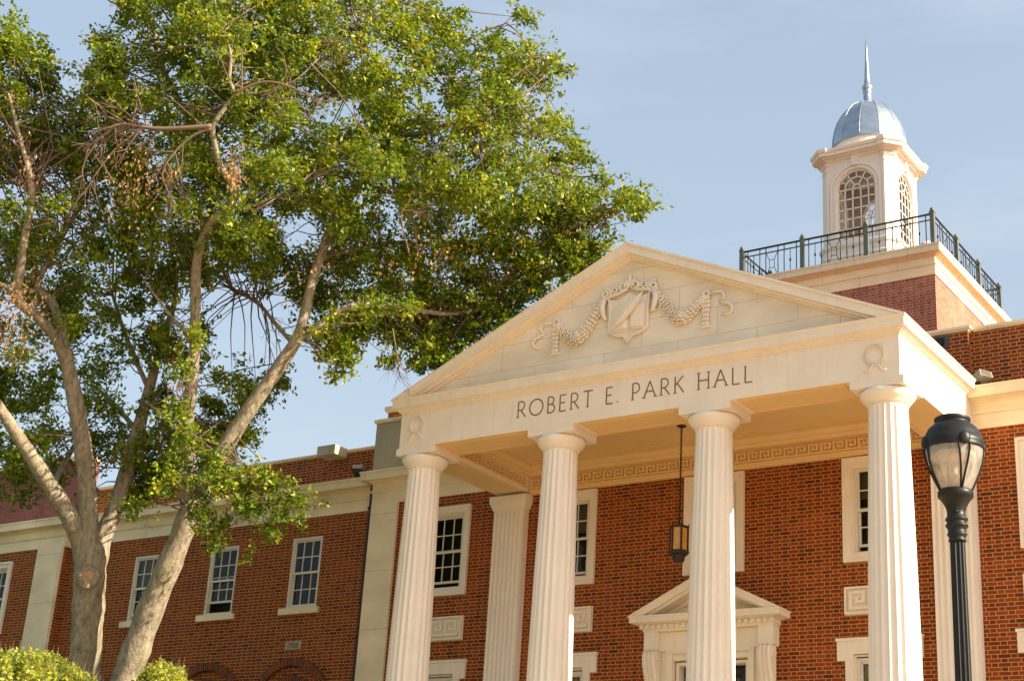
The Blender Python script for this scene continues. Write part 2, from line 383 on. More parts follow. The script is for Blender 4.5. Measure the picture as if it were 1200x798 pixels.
# ------------------------------------------------------------------ the hall
T = 9.6; SP = 3.2; XC = 4.8; W = 3.6; WY = 3.85
hall = thing('brick_hall', 'large red brick hall with white columned portico, pediment, rooftop cupola and long left wing', 'building', (XC, W, GB))
def part(mb, name, mat, parent=hall, label=None): return mb.build(name, M[mat], parent, label)

# window positions: (x0, x1) of stone surrounds on the main front, and wing openings
MAINX = [(-2.42, -1.12), (.80, 2.09), (4.14, 5.44), (7.47, 8.77), (10.72, 12.02)]
WINGX = [(-6.54, -5.58), (-9.23, -8.26), (-11.93, -10.95)]
SU = .16
up = [(a + SU, b - SU, -1.86, -.10) for a, b in MAINX]
lo = [(a + SU, b - SU, -5.35, -3.66) for a, b in MAINX if not 3 < a < 5]
DOOR = (4.02, 5.56, -6.9, -3.64)
mb = MB(); mb.quadwall(-3.95, 13.52, GB - .5, .45, W, up + lo + [DOOR], .30)
mb.box(-3.95, 13.52, W + .62, 22, GB - .5, .98)      # body of the building behind the front
mb.add([(-3.95, W, GB - .5), (-3.95, W + .62, GB - .5), (-3.95, W + .62, .45), (-3.95, W, .45)], [(0, 3, 2, 1)])
mb.add([(13.52, W, GB - .5), (13.52, W + .62, GB - .5), (13.52, W + .62, .45), (13.52, W, .45)], [(0, 1, 2, 3)])
part(mb, 'front_wall', 'brick')
# left wing
wing_holes = [(a, b, -1.9, -.2) for a, b in WINGX]
mb = MB(); mb.quadwall(-14.47, -3.952, GB - .5, .45, WY, wing_holes, .26); mb.box(-14.47, -3.952, WY + .5, 20, GB - .5, .9)
part(mb, 'wing_wall', 'brick')
mb = MB(); mb.quadwall(13.522, 30, GB - .5, .45, WY, [], .26); mb.box(13.522, 30, WY + .01, 20, GB - .5, .9); part(mb, 'wing_wall', 'brick')
PAVX = [(-17.72, -16.42)]
mb = MB(); mb.quadwall(-26, -14.472, GB - .5, .45, W, [(a + SU, b - SU, -1.9, -.15) for a, b in PAVX], .3); mb.box(-26, -14.472, W + .6, 20, GB - .5, .9)
mb.add([(-14.472, W, GB - .5), (-14.472, W + .6, GB - .5), (-14.472, W + .6, .45), (-14.472, W, .45)], [(0, 1, 2, 3)])
part(mb, 'pavilion_wall', 'brick')

# entablature of the walls
EP = [(-.2, .28), (.02, .28), (.02, .55), (.05, .555), (.065, .60), (.03, .615), (.03, .755), (.07, .775), (.07, .79), (.13, .80), (.13, .812), (.25, .82), (.25, .985), (.27, .99), (.27, 1.03), (-.2, 1.03)]
def shift(prof, dz, ko=1.0): return [(o * ko if o > 0 else o, z + dz) for o, z in prof]
mb = MB(); mb.sweep([(-3.95, 4.3), (-3.95, W), (13.52, W), (13.52, 4.3)], shift(EP, 0)); part(mb, 'wall_entablature', 'wing_stone')
mb = MB(); mb.sweep([(-14.47, WY), (-4.16, WY)], shift(EP, -.03)); part(mb, 'wall_entablature', 'wing_stone')
mb = MB(); mb.sweep([(13.8, WY), (30, WY)], shift(EP, -.03)); part(mb, 'wall_entablature', 'wing_stone')
mb = MB(); mb.sweep([(-26, W), (-14.472, W), (-14.472, 4.3)], shift(EP, -.05)); part(mb, 'wall_entablature', 'wing_stone')
# flat stone pilaster strips at the corners
for x0, x1, zt in ((-3.94, -3.17, .279), (12.74, 13.51, .279), (-15.44, -14.46, .229)):
    mb = MB(); mb.box(x0, x1, W - .06, W + .02, GB, zt); part(mb, 'stone_pilaster', 'wing_stone')

# windows ------------------------------------------------------------
def bar(mb, x0, x1, z0, z1, y0, y1): mb.box(x0, x1, y0, y1, z0, z1)
def sash_window(x0, x1, z0, z1, y, parent=hall, cols=3, blind=0.0, split=.5, curtain=False, lower_open=.0, fw=.06):
    """double-hung sash between x0..x1, z0..z1 whose outer face lies at y"""
    mb = MB()
    for a, b_, c, d in ((x0, x0 + fw, z0, z1), (x1 - fw, x1, z0, z1), (x0 + fw, x1 - fw, z1 - fw, z1), (x0 + fw, x1 - fw, z0, z0 + fw * .8)):
        bar(mb, a, b_, c, d, y, y + .12)
    wnd = mb.build('window', M['white'], parent)
    ix0, ix1, iz0, iz1 = x0 + fw, x1 - fw, z0 + fw * .8, z1 - fw
    mid = iz0 + (iz1 - iz0) * split
    def sash(zb, zt, yy, name):
        m_ = MB(); r = .038
        bar(m_, ix0, ix0 + r, zb, zt, yy, yy + .04); bar(m_, ix1 - r, ix1, zb, zt, yy, yy + .04)
        bar(m_, ix0 + r, ix1 - r, zt - r, zt, yy, yy + .04); bar(m_, ix0 + r, ix1 - r, zb, zb + r * 1.3, yy, yy + .04)
        for k in range(1, cols):
            xx = ix0 + (ix1 - ix0) * k / cols; bar(m_, xx - .011, xx + .011, zb + r * 1.3, zt - r, yy + .006, yy + .034)
        zz = (zb + zt) / 2
        for k in range(cols):
            xa = ix0 + (ix1 - ix0) * k / cols + (.011 if k else r); xb = ix0 + (ix1 - ix0) * (k + 1) / cols - (.011 if k < cols - 1 else r)
            bar(m_, xa, xb, zz - .011, zz + .011, yy + .006, yy + .034)
        m_.build(name, M['white'], wnd)
        p = MB(); p.add([(ix0 + r, yy + .02, zb + r), (ix1 - r, yy + .02, zb + r), (ix1 - r, yy + .02, zt - r), (ix0 + r, yy + .02, zt - r)], [(0, 1, 2, 3)])
        p.build('pane', M['glass'], wnd)
    sash(mid - .02, iz1, y + .03, 'upper_sash'); sash(iz0 + lower_open, mid + .02 + lower_open * .4, y + .075, 'lower_sash')
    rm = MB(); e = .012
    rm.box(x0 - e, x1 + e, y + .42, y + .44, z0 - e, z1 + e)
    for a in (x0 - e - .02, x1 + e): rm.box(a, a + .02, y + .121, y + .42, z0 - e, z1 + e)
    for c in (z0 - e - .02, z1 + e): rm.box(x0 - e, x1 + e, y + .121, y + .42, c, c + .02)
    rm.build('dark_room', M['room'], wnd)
    if blind:
        bl = MB(); n = int((iz1 - iz0) * blind / .045); zt = iz1
        for k in range(n):
            z = zt - k * .045; bl.add([(ix0, y + .16, z), (ix1, y + .16, z), (ix1, y + .135, z - .04), (ix0, y + .135, z - .04)], [(0, 3, 2, 1)])
        bl.build('blind', M['blind'], wnd)
    if curtain:
        cu = MB(); n = 28; vs = []
        for k in range(n + 1):
            x = ix0 + (ix1 - ix0) * k / n; yy = y + .2 + .03 * math.sin(k * 1.9)
            vs += [(x, yy, iz0), (x, yy, iz1)]
        cu.add(vs, [(2 * k, 2 * k + 2, 2 * k + 3, 2 * k + 1) for k in range(n)], True); cu.build('curtain', M['curtain'], wnd)
    return wnd
def surround(x0, x1, z0, z1, y, wnd, ears=False, sw=SU):
    """moulded stone architrave round an opening; outer rectangle given"""
    mb = MB()
    def ring(a, b_, c, d, wd, y0, y1):
        mb.box(a, a + wd, y0, y1, c, d); mb.box(b_ - wd, b_, y0, y1, c, d); mb.box(a + wd, b_ - wd, y0, y1, d - wd, d); mb.box(a + wd, b_ - wd, y0, y1, c, c + wd)
    ring(x0, x1, z0, z1, .055, y - .075, y + .05)
    ring(x0 + .055, x1 - .055, z0 + .055, z1 - .055, sw - .055, y - .045, y + .05)
    ring(x0 + sw, x1 - sw, z0 + sw, z1 - sw, .03, y + .0, y + .05)
    if ears:
        for a in (x0 - .14, x1): mb.box(a, a + .14, y - .06, y + .02, z1 - .42, z1)
    mb.build('stone_surround', M['paint'], wnd)
for i, (a, b_) in enumerate(MAINX):
    wn = sash_window(a + SU + .03, b_ - SU - .03, -1.81, -.14, W + .04, blind=(0, .42, .3, .35, .3)[i], lower_open=(.1, .05, 0, .1, 0)[i])
    surround(a, b_, -1.97, .02, W, wn)
for i, (a, b_) in enumerate(MAINX):
    if 3 < a < 5: continue
    wn = sash_window(a + SU + .03, b_ - SU - .03, -5.3, -3.71, W + .04, curtain=True)
    surround(a, b_, -5.46, -3.36 - .0, W, wn, ears=True, sw=SU) if False else None
    mb = MB(); z1 = -3.36
    mb.box(a - .15, b_ + .15, W - .06, W + .02, z1 - .40, z1 - .05); mb.box(a - .17, b_ + .17, W - .085, W + .02, z1 - .05, z1)
    mbx = MB(); mbx.box(a - .15, a + SU, W - .06, W + .02, z1 - .40, z1 - .05); mbx.box(b_ - SU, b_ + .15, W - .06, W + .02, z1 - .40, z1 - .05)
    mbx.box(a + SU, b_ - SU, W - .06, W + .02, z1 - .29, z1 - .05); mbx.box(a - .17, b_ + .17, W - .085, W + .02, z1 - .05, z1)
    mbx.box(a, a + SU, W - .05, W + .02, -5.5, z1 - .40); mbx.box(b_ - SU, b_, W - .05, W + .02, -5.5, z1 - .40); mbx.box(a - .1, b_ + .1, W - .1, W + .02, -5.6, -5.5)
    mbx.box(a + SU, a + SU + .03, W - .0, W + .05, -5.5, z1 - .29); mbx.box(b_ - SU - .03, b_ - SU, W, W + .05, -5.5, z1 - .29); mbx.box(a + SU + .03, b_ - SU - .03, W, W + .05, z1 - .33, z1 - .29)
    mbx.build('stone_surround', M['paint'], wn)
for i, (a, b_) in enumerate(WINGX):
    wn = sash_window(a + .002, b_ - .002, -1.898, -.202, WY + .03, blind=(.0, .0, .45)[i], lower_open=(.0, .25, .1)[i], fw=.075)
    mb = MB(); mb.box(a - .12, b_ + .12, WY - .09, WY + .05, -2.05, -1.9); mb.build('sill', M['wing_stone'], wn)
for a, b_ in PAVX:
    wn = sash_window(a + SU + .03, b_ - SU - .03, -1.85, -.2, W + .04); surround(a, b_, -2.0, -.04, W, wn)
# blind arches under the wing windows
for a, b_ in WINGX:
    cx = (a + b_) / 2
    def arc(r, zc, half, n=16): return [(cx + r * math.sin(t_), zc + r * math.cos(t_)) for t_ in np.linspace(-half, half, n)]
    for r0, r1, half, pr in ((1.09, 1.27, 1.25, .10), (.74, .88, 1.5, .05)):
        mb = MB(); nv = int(2 * half * r1 / .074); o_ = arc(r1 - .004, -4.34, half, 30); i_ = arc(r0 + .004, -4.34, half, 30)
        for k in range(29): mb.xz([i_[k], i_[k + 1], o_[k + 1], o_[k]], WY - pr + .008, WY + .02)
        ra = part(mb, 'brick_arch', 'mortar'); mb = MB()
        for k in range(nv):
            a0 = -half + 2 * half * (k + .12) / nv; a1 = -half + 2 * half * (k + .88) / nv
            mb.xz([(cx + r0 * math.sin(a0), -4.34 + r0 * math.cos(a0)), (cx + r0 * math.sin(a1), -4.34 + r0 * math.cos(a1)), (cx + r1 * math.sin(a1), -4.34 + r1 * math.cos(a1)), (cx + r1 * math.sin(a0), -4.34 + r1 * math.cos(a0))], WY - pr, WY + .01)
        mb.build('voussoir_ring', M['voussoir'], ra)
    mb = MB(); pts = arc(.72, -4.34, 1.5)
    i_ = arc(.62, -4.34, 1.5)
    for k in range(15): mb.xz([i_[k], i_[k + 1], pts[k + 1], pts[k]], WY - .03, WY + .02)
    for t_ in (-.8, -.27, .27, .8): mb.box(cx + .6 * math.sin(t_) - .012, cx + .6 * math.sin(t_) + .012, WY - .01, WY, -5.6, -4.34 + .6 * math.cos(t_))
    part(mb, 'arched_window', 'white')
mb = MB(); mb.box(-6.36, -5.90, WY - .03, WY + .02, -2.86, -2.68); vt = part(mb, 'wall_vent', 'old_stone')
mb = MB(); [mb.box(-6.31, -5.95, WY - .036, WY - .02, -2.83 + k * .035, -2.815 + k * .035) for k in range(4)]; mb.build('louvre', M['lead'], vt)

# greek key relief -----------------------------------------------------
KEY = ["#####.", "#...#.", "#.#.#.", "#.###.", "#.....", "######"]
def key_cells(mb, width, height, place, units, mirror=False):
    cw = width / (units * 6); ch = height / 6
    for u in range(units):
        for r, row in enumerate(KEY):
            row = row[::-1] if mirror else row
            k = 0
            while k < 6:
                if row[k] == '#':
                    e = k
                    while e < 6 and row[e] == '#': e += 1
                    place(mb, (u * 6 + k) * cw, (u * 6 + e) * cw, height - (r + 1) * ch, height - r * ch); k = e
                else: k += 1
for i, (a, b_) in enumerate(MAINX):
    if 3 < a < 5: continue
    mb = MB(); mb.box(a, b_, W - .03, W + .02, -2.94, -2.42); pn = part(mb, 'key_panel', 'paint')
    mb = MB()
    for q in ((a + .01, b_ - .01, -2.93, -2.89), (a + .01, b_ - .01, -2.47, -2.43), (a + .01, a + .05, -2.89, -2.47), (b_ - .05, b_ - .01, -2.89, -2.47)):
        mb.box(q[0], q[1], W - .078, W - .0285, q[2], q[3])
    key_cells(mb, 1.1, .34, lambda m_, x0, x1, z0, z1: m_.box(a + .10 + x0, a + .10 + x1, W - .075, W - .0285, -2.85 + z0, -2.85 + z1), 3)
    mb.build('greek_key', M['paint'], pn)

# ------------------------------------------------------------------ portico
FX0, FX1 = -.369, 9.969
PF = GB + .63   # portico floor level (-6.9)
mb = MB()
for k in range(4): mb.box(-1.2 - .32 * k, 10.8 + .32 * k, -1.0 - .34 * k, W, PF - .16 * (k + 1) + .001, PF - .16 * k)
part(mb, 'portico_steps', 'grey_stone')
# columns
def column_R(z):
    tt = (z - (PF + .25)) / (-.40 - (PF + .25)); tt = min(max(tt, 0), 1)
    return .425 - .10 * (tt ** 1.7)
def column(cx, cy):
    mb = MB(); nf = 20; sub = 6; zs = list(np.linspace(PF + .26, -.33, 30)) + [-.305, -.28, -.255]
    for zj in (-2.35, -4.5): zs += [zj - .012, zj - .006, zj + .006, zj + .012]
    zs.sort()
    vs = []; n = nf * sub
    for z in zs:
        Rr = column_R(z) - (.0025 if any(abs(z - zj) < .008 for zj in (-2.35, -4.5)) else 0)
        depth = .095 if z < -.32 else (.07 if z < -.29 else (.04 if z < -.27 else 0.0))
        for k in range(n):
            a = 2 * math.pi * (k / n) + math.pi / nf; f = (k % sub) / sub
            sc_ = math.sin(math.pi * f) ** .8 if f > 0 else 0
            r = Rr * (1 - depth * sc_); vs.append((cx + r * math.cos(a), cy + r * math.sin(a), z))
    fs = [(i * n + k, i * n + (k + 1) % n, (i + 1) * n + (k + 1) % n, (i + 1) * n + k) for i in range(len(zs) - 1) for k in range(n)]
    mb.add(vs, fs, True)
    col = part(mb, 'column', 'column')
    me = col.data
    mb = MB()
    mb.lathe(cx, cy, [(.322, -.255), (.325, -.24), (.336, -.234), (.336, -.222), (.345, -.216), (.356, -.212), (.358, -.203), (.385, -.18), (.418, -.145), (.445, -.11), (.460, -.078), (.462, -.055), (.455, -.03), (.435, -.006)], 48)
    for k in range(44):
        a = 2 * math.pi * k / 44; mb.ell((cx + .338 * math.cos(a), cy + .338 * math.sin(a), -.228), (.016, .016, .012), nu=5, nv=4)
    mb.build('capital', M['column'], col)
    mb = MB(); mb.lathe(cx, cy, [(.56, PF), (.56, PF + .1), (.55, PF + .12), (.50, PF + .17), (.46, PF + .21), (.45, PF + .262)], 40); mb.build('base', M['column'], col)
for k in range(4): column(k * SP, .406)
# wall pilasters behind the end columns
for cx in (0.0, T):
    mb = MB(); hw = .385; y0 = W - .19
    poly = []; nf = 7; bw = hw * 2 / nf
    poly = [(cx - hw, W + .01), (cx - hw, y0)]
    for k in range(nf):
        x = cx - hw + k * bw; poly.append((x + .012, y0))
        for q in range(1, 6): poly.append((x + .012 + (bw - .024) * q / 6, y0 + .028 * math.sin(math.pi * q / 6)))
        poly.append((x + bw - .012, y0))
    poly += [(cx + hw, y0), (cx + hw, W + .01)]
    mb.extrude([(x, y, PF + .2) for x, y in poly], (0, 0, -.33 - PF - .2))
    mb.box(cx - hw, cx + hw, y0 - .001, W + .01, -.33, -.27)
    pl = part(mb, 'fluted_pilaster', 'column')
    mb = MB(); pr = [(0, -.27), (.02, -.265), (.05, -.18), (.08, -.11), (.085, -.10), (.085, .035), (0, .035)]
    mb.sweep([(cx - hw, W + .01), (cx - hw, y0), (cx + hw, y0), (cx + hw, W + .01)], pr); mb.box(cx - hw, cx + hw, y0, W + .01, -.268, .034); mb.build('capital', M['column'], pl)
    mb = MB(); mb.box(cx - hw - .06, cx + hw + .06, y0 - .06, W + .01, PF, PF + .2); mb.build('base', M['column'], pl)
# entablature: beams, blocks, cornice
mb = MB()
mb.box(FX0, FX1, 0, .84, .141, 1.0)
for x0, x1 in ((FX0, .40), (9.20, FX1)): mb.box(x0, x1, .84, W - .02, .05 if False else .1, 1.0)
ent = part(mb, 'portico_entablature', 'paint')
for k in range(4):
    mb = MB()
    x0, x1 = k * SP - .494, k * SP + .494
    if k == 0: x0 = -.43
    if k == 3: x1 = T + .43
    mb.box(x0, x1, -.004, .86, 0, .1405)
    mb.build('architrave_block', M['paint'], ent)
for k in range(3):   # recessed soffit panels of the front beam
    mb = MB()
    x0, x1 = k * SP + .62, (k + 1) * SP - .62
    for q in ((x0, x1, .10, .14), (x0, x1, .70, .74), (x0, x0 + .04, .14, .70), (x1 - .04, x1, .14, .70)): mb.box(q[0], q[1], q[2], q[3], .122, .1405)
    mb.build('soffit_moulding', M['soffit'], ent)
for x0, x1 in ((.41, 2.70), (3.70, 5.90), (6.90, 9.1)):   # underside of the front beam, bounced light put into its orange
    mb = MB(); mb.box(k * 0 + x0 + .1, x1 - .1, .01, .83, .1365, .1408); mb.build('beam_soffit', M['soffit'], ent)
for xx in (.0, 9.585):
    mb = MB(); mb.box(xx - .365, xx + .365, .865, 3.32, .094, .0998); mb.build('beam_soffit', M['soffit'], ent)
    for q in ((xx - .30, xx - .27, 1.0, 3.2), (xx + .27, xx + .30, 1.0, 3.2)):
        mb = MB(); mb.box(q[0], q[1], q[2], q[3], .08, .0945); mb.build('soffit_moulding', M['soffit'], ent)
CP = [(-.1, .86), (.02, .86), (.02, .885), (.06, .90), (.06, .918), (.105, .935), (.105, .95), (.15, .958), (.15, 1.095), (.165, 1.10), (.178, 1.115), (.178, 1.141), (-.1, 1.141)]
mb = MB(); mb.sweep([(FX0, W - .245), (FX0, 0), (FX1, 0), (FX1, W - .245)], CP); mb.build('cornice', M['paint'], ent)
# wreaths at both ends of the frieze
def wreath(cx, cz):
    mb = MB(); y = -.012
    for k in range(26):
        for rr in (.155, .185, .212):
            a = 2 * math.pi * (k + (.5 if rr == .185 else 0)) / 26
            if abs(a - math.pi / 2) < .10: continue
            d = Vector((math.cos(a), 0, math.sin(a))); tn = Vector((-math.sin(a), 0, math.cos(a))) * (1 if math.cos(a) > 0 else -1)
            mb.ell(Vector((cx, y, cz)) + d * (rr - .02), (.015, .030 if rr == .185 else .02, .026), (d, Vector((0, -1, 0)), (tn + d * (.4 if rr > .2 else (-.4 if rr < .16 else 0))).normalized()), 5, 4)
    n = 28; pts = [(cx + .165 * math.cos(2 * math.pi * k / n), -.006, cz + .165 * math.sin(2 * math.pi * k / n)) for k in range(n + 1)]
    mb.tube(pts, .016, 6)
    for sgn in (-1, 1):
        P_ = [(cx + sgn * .02, -.01, cz - .17), (cx + sgn * .07, -.015, cz - .205), (cx + sgn * .10, -.012, cz - .26), (cx + sgn * .16, -.012, cz - .285), (cx + sgn * .20, -.012, cz - .262)]
        mb.tube(P_, [.018, .02, .02, .018, .014], 6)
    mb.build('wreath', M['paint'], ent)
wreath(0.03, .58); wreath(9.556, .54)
# lettering -------------------------------------------------------------
def arcpts(cx, cz, rx, rz, a0, a1, n=12): return [(cx + rx * math.cos(R(a0 + (a1 - a0) * k / n)), cz + rz * math.sin(R(a0 + (a1 - a0) * k / n))) for k in range(n + 1)]
def bowl(x, z0, z1, wd): return [(x, z1)] + [(x + wd * .45, z1)] + arcpts(x + wd * .45, (z0 + z1) / 2, wd * .55, (z1 - z0) / 2, 90, -90, 10)[1:] + [(x, z0)]
GL = {'R': (.62, [[(.08, 0), (.08, 1)], bowl(.08, .46, 1, .44), [(.27, .46), (.62, 0)]], [(.08, 0)]),
      'O': (.98, [arcpts(.49, .5, .47, .5, 0, 360, 30)], []),
      'B': (.58, [[(.08, 0), (.08, 1)], bowl(.08, .53, 1, .40), bowl(.08, 0, .53, .48)], []),
      'E': (.52, [[(.08, 0), (.08, 1)], [(.08, 1), (.48, 1)], [(.08, .52), (.42, .52)], [(.08, 0), (.5, 0)]], []),
      'T': (.68, [[(.34, 0), (.34, 1)], [(.02, 1), (.66, 1)]], [(.34, 0)]),
      'P': (.54, [[(.08, 0), (.08, 1)], bowl(.08, .42, 1, .44)], [(.08, 0)]),
      'A': (.80, [[(.02, 0), (.40, 1)], [(.40, 1), (.78, 0)], [(.17, .38), (.63, .38)]], [(.02, 0), (.78, 0)]),
      'K': (.64, [[(.08, 0), (.08, 1)], [(.58, 1), (.10, .48)], [(.22, .58), (.64, 0)]], [(.08, 0)]),
      'H': (.78, [[(.08, 0), (.08, 1)], [(.70, 0), (.70, 1)], [(.08, .52), (.70, .52)]], [(.08, 0), (.7, 0), (.08, 1), (.7, 1)]),
      'L': (.50, [[(.08, 0), (.08, 1)], [(.08, 0), (.5, 0)]], []), '.': (.12, [[(.05, 0), (.05, .07)]], []), ' ': (.32, [], [])}
def ribbon(mb, pts, wd, y0, y1):
    P = [Vector((x, z)) for x, z in pts]; n = len(P); L = []; Q = []
    for i in range(n):
        d1 = (P[i] - P[i - 1]).normalized() if i else None; d2 = (P[i + 1] - P[i]).normalized() if i < n - 1 else None
        d = ((d1 or d2) + (d2 or d1)).normalized(); nn = Vector((-d.y, d.x)); L.append(P[i] + nn * wd / 2); Q.append(P[i] - nn * wd / 2)
    for i in range(n - 1):
        mb.xz([(Q[i].x, Q[i].y), (Q[i + 1].x, Q[i + 1].y), (L[i + 1].x, L[i + 1].y), (L[i].x, L[i].y)], y0, y1)
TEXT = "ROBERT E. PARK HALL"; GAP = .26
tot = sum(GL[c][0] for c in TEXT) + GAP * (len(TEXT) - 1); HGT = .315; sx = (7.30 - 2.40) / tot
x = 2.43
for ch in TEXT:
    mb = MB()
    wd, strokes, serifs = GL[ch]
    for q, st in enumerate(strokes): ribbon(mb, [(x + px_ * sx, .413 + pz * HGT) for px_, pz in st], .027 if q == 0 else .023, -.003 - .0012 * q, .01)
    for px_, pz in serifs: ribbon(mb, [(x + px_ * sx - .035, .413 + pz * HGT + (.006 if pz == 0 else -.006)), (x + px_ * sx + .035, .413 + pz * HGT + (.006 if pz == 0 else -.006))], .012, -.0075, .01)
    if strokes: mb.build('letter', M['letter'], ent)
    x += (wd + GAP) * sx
# ceiling and inner friezes with greek key
mb = MB(); mb.box(.40, 9.20, .84, W - .02, .66, .70); cl = part(mb, 'portico_ceiling', 'soffit')
mb = MB()
mb.box(.403, 9.197, W - .09, W + .01, .045, .50)                                   # wall frieze
mb.sweep([(.403, .843), (.403, W - .09), (9.197, W - .09), (9.197, .843)], [(0, .44), (.02, .44), (.03, .475), (.06, .50), (.06, .53), (.13, .56), (.16, .60), (.16, .658), (0, .658)])
mb.box(.65, 8.95, 1.05, 1.09, .63, .659)
mb.box(.65, 8.95, W - .42, W - .38, .63, .659)
mb.build('crown_moulding', M['soffit'], cl)
mb = MB()
key_cells(mb, 8.6, .2, lambda m_, x0, x1, z0, z1: m_.box(.5 + x0, .5 + x1, W - .135, W - .088, .16 + z0, .16 + z1), 34)
for z in (.125, .385): mb.box(.44, 9.16, W - .112, W - .088, z, z + .02)
ly0 = 1.0
key_cells(mb, 2.4, .2, lambda m_, y0, y1, z0, z1: m_.box(.40, .445, ly0 + y0, ly0 + y1, .17 + z0, .17 + z1), 9)
key_cells(mb, 2.4, .2, lambda m_, y0, y1, z0, z1: m_.box(9.155, 9.20, ly0 + y0, ly0 + y1, .17 + z0, .17 + z1), 9)
mb.build('greek_key', M['soffit'], cl)
mb = MB(); mb.lathe(4.8, 2.15, [(.42, .66), (.42, .64), (.37, .63), (.30, .645), (.22, .625), (.15, .61), (.1, .60)], 36); mb.build('ceiling_medallion', M['soffit'], cl)
# pediment
A0, AX, ZB, ZA = FX0 - .178, XC, 1.143, 3.526
SL = (ZA - ZB) / (AX - A0)
def rake(mb, off0, off1, y0, y1, zb=ZB):
    """chevron band between two lines off0 / off1 (vertical offsets below the outer slope)"""
    def xz_at(off): return A0 + (off + zb - ZB) / SL
    xa, xb = xz_at(off0), xz_at(off1); m_ = 2 * XC
    mb.xz([(xa, zb), (xb, zb), (AX, ZA - off1), (AX, ZA - off0)], y0, y1)
    mb.xz([(m_ - xa, zb), (AX, ZA - off0), (AX, ZA - off1), (m_ - xb, zb)], y0, y1)
mb = MB(); xa = A0 + .2 / SL
mb.xz([(xa + .001, ZB), (2 * XC - xa - .001, ZB), (AX, ZA - .2)], .08, .4); ped = part(mb, 'pediment', 'panel_stone')
mb = MB(); rake(mb, 0.0, .045, -.178, .1); rake(mb, .045, .205, -.15, .1); rake(mb, .205, .25, -.06, .1); rake(mb, .25, .285, .02, .1)
mb.build('raking_cornice', M['paint'], ped)
mb = MB(); mb.xz([(A0 + .02, ZB - .003), (2 * XC - A0 - .02, ZB - .003), (AX, ZA - .012)], .1, 4.2); part(mb, 'portico_roof', 'lead')
# crest on the pediment
YT = .08
cx, cz = 4.79, 2.05
mb = MB()
outl = [(-.50, .49), (-.30, .42), (-.15, .47), (0, .56), (.15, .47), (.30, .42), (.50, .49), (.46, .20), (.46, -.24), (.30, -.33), (.10, -.37), (0, -.52), (-.10, -.37), (-.30, -.33), (-.46, -.24), (-.46, .20)]
outl = [(x_ * .88, z_ * .94) for x_, z_ in outl]
mb.xz([(cx + x_, cz + z_) for x_, z_ in outl], YT - .05, YT + .01)
rim = [(cx + x_, YT - .055, cz + z_) for x_, z_ in outl[6:]] + [(cx - .44, YT - .055, cz + .46)]
mb.tube(rim, .026, 8)
sh = mb.build('shield', M['paint'], ped)
mb = MB()   # open book and quill
for sgn in (-1, 1):
    PR = [(0, -.015), (.03, -.055), (.08, -.075), (.16, -.072), (.25, -.060), (.325, -.045), (.33, .0), (0, .0)]
    mb.extrude([(cx + .02 + sgn * x_, YT - .05 + y_, cz - .215) for x_, y_ in PR], (0, 0, .46))
    mb.extrude([(cx + .02 + sgn * x_, YT - .05 + y_, cz - .25) for x_, y_ in [(.012, -.002), (.012, -.03), (.10, -.045), (.355, -.022), (.355, -.002)]], (0, 0, .034))
mb.build('open_book', M['paint'], sh)
mb = MB()
q0, q1 = Vector((cx - .40, YT - .14, cz - .30)), Vector((cx + .36, YT - .23, cz + .38)); d = (q1 - q0).normalized(); nrm_ = Vector((-d.z, 0, d.x))
mb.tube([q0, q0 + d * .25, q1], [.008, .014, .010], 6)
fe = [q0 + d * .22, q0 + d * .38 - nrm_ * .07, q0 + d * .6 - nrm_ * .085, q0 + d * .85 - nrm_ * .06, q1 + d * .03, q0 + d * .85 + nrm_ * .06, q0 + d * .6 + nrm_ * .085, q0 + d * .38 + nrm_ * .06]
mb.extrude(fe, (0, .03, 0)); mb.build('quill', M['paint'], sh)
mb = MB()   # scrolled crown
def spiral(mb, c, r, turns, sgn, th, a0=0.0, y=YT - .05):
    n = int(18 * turns); P_ = []
    for k in range(n + 1):
        f = k / n; a = a0 + sgn * 2 * math.pi * turns * f; rr = r * (1 - .78 * f); P_.append((c[0] + rr * math.cos(a), y - .03 * f, c[1] + rr * math.sin(a)))
    mb.tube(P_, [th * (1 - .35 * k / n) for k in range(n + 1)], 6)
for sgn in (-1, 1):
    spiral(mb, (cx + sgn * .12, cz + .66), .11, 1.5, sgn, .032, R(90))
    spiral(mb, (cx + sgn * .30, cz + .62), .09, 1.4, -sgn, .028, R(200 if sgn > 0 else -20))
    spiral(mb, (cx + sgn * .50, cz + .56), .12, 1.6, sgn, .036, R(60 if sgn > 0 else 120))
    mb.tube([(cx + sgn * .03, YT - .06, cz + .60), (cx + sgn * .22, YT - .07, cz + .53), (cx + sgn * .42, YT - .07, cz + .50), (cx + sgn * .56, YT - .07, cz + .42)], [.03, .035, .035, .03], 6)
    P_ = [(cx + sgn * .54, YT - .07, cz + .46), (cx + sgn * .58, YT - .07, cz + .30), (cx + sgn * .545, YT - .07, cz + .16), (cx + sgn * .50, YT - .06, cz + .07), (cx + sgn * .46, YT - .06, cz + .05)]
    mb.tube(P_, [.06, .065, .05, .035, .02], 7)
    for k in range(4): mb.ell((cx + sgn * (.62 - .03 * k), YT - .05, cz + .36 - .09 * k), (.05, .04, .035), nu=6, nv=4)
mb.ell((cx, YT - .05, cz + .80), (.035, .04, .12)); mb.ell((cx - .06, YT - .05, cz + .72), (.03, .035, .07)); mb.ell((cx + .06, YT - .05, cz + .72), (.03, .035, .07))
mb.build('crest', M['paint'], ped)
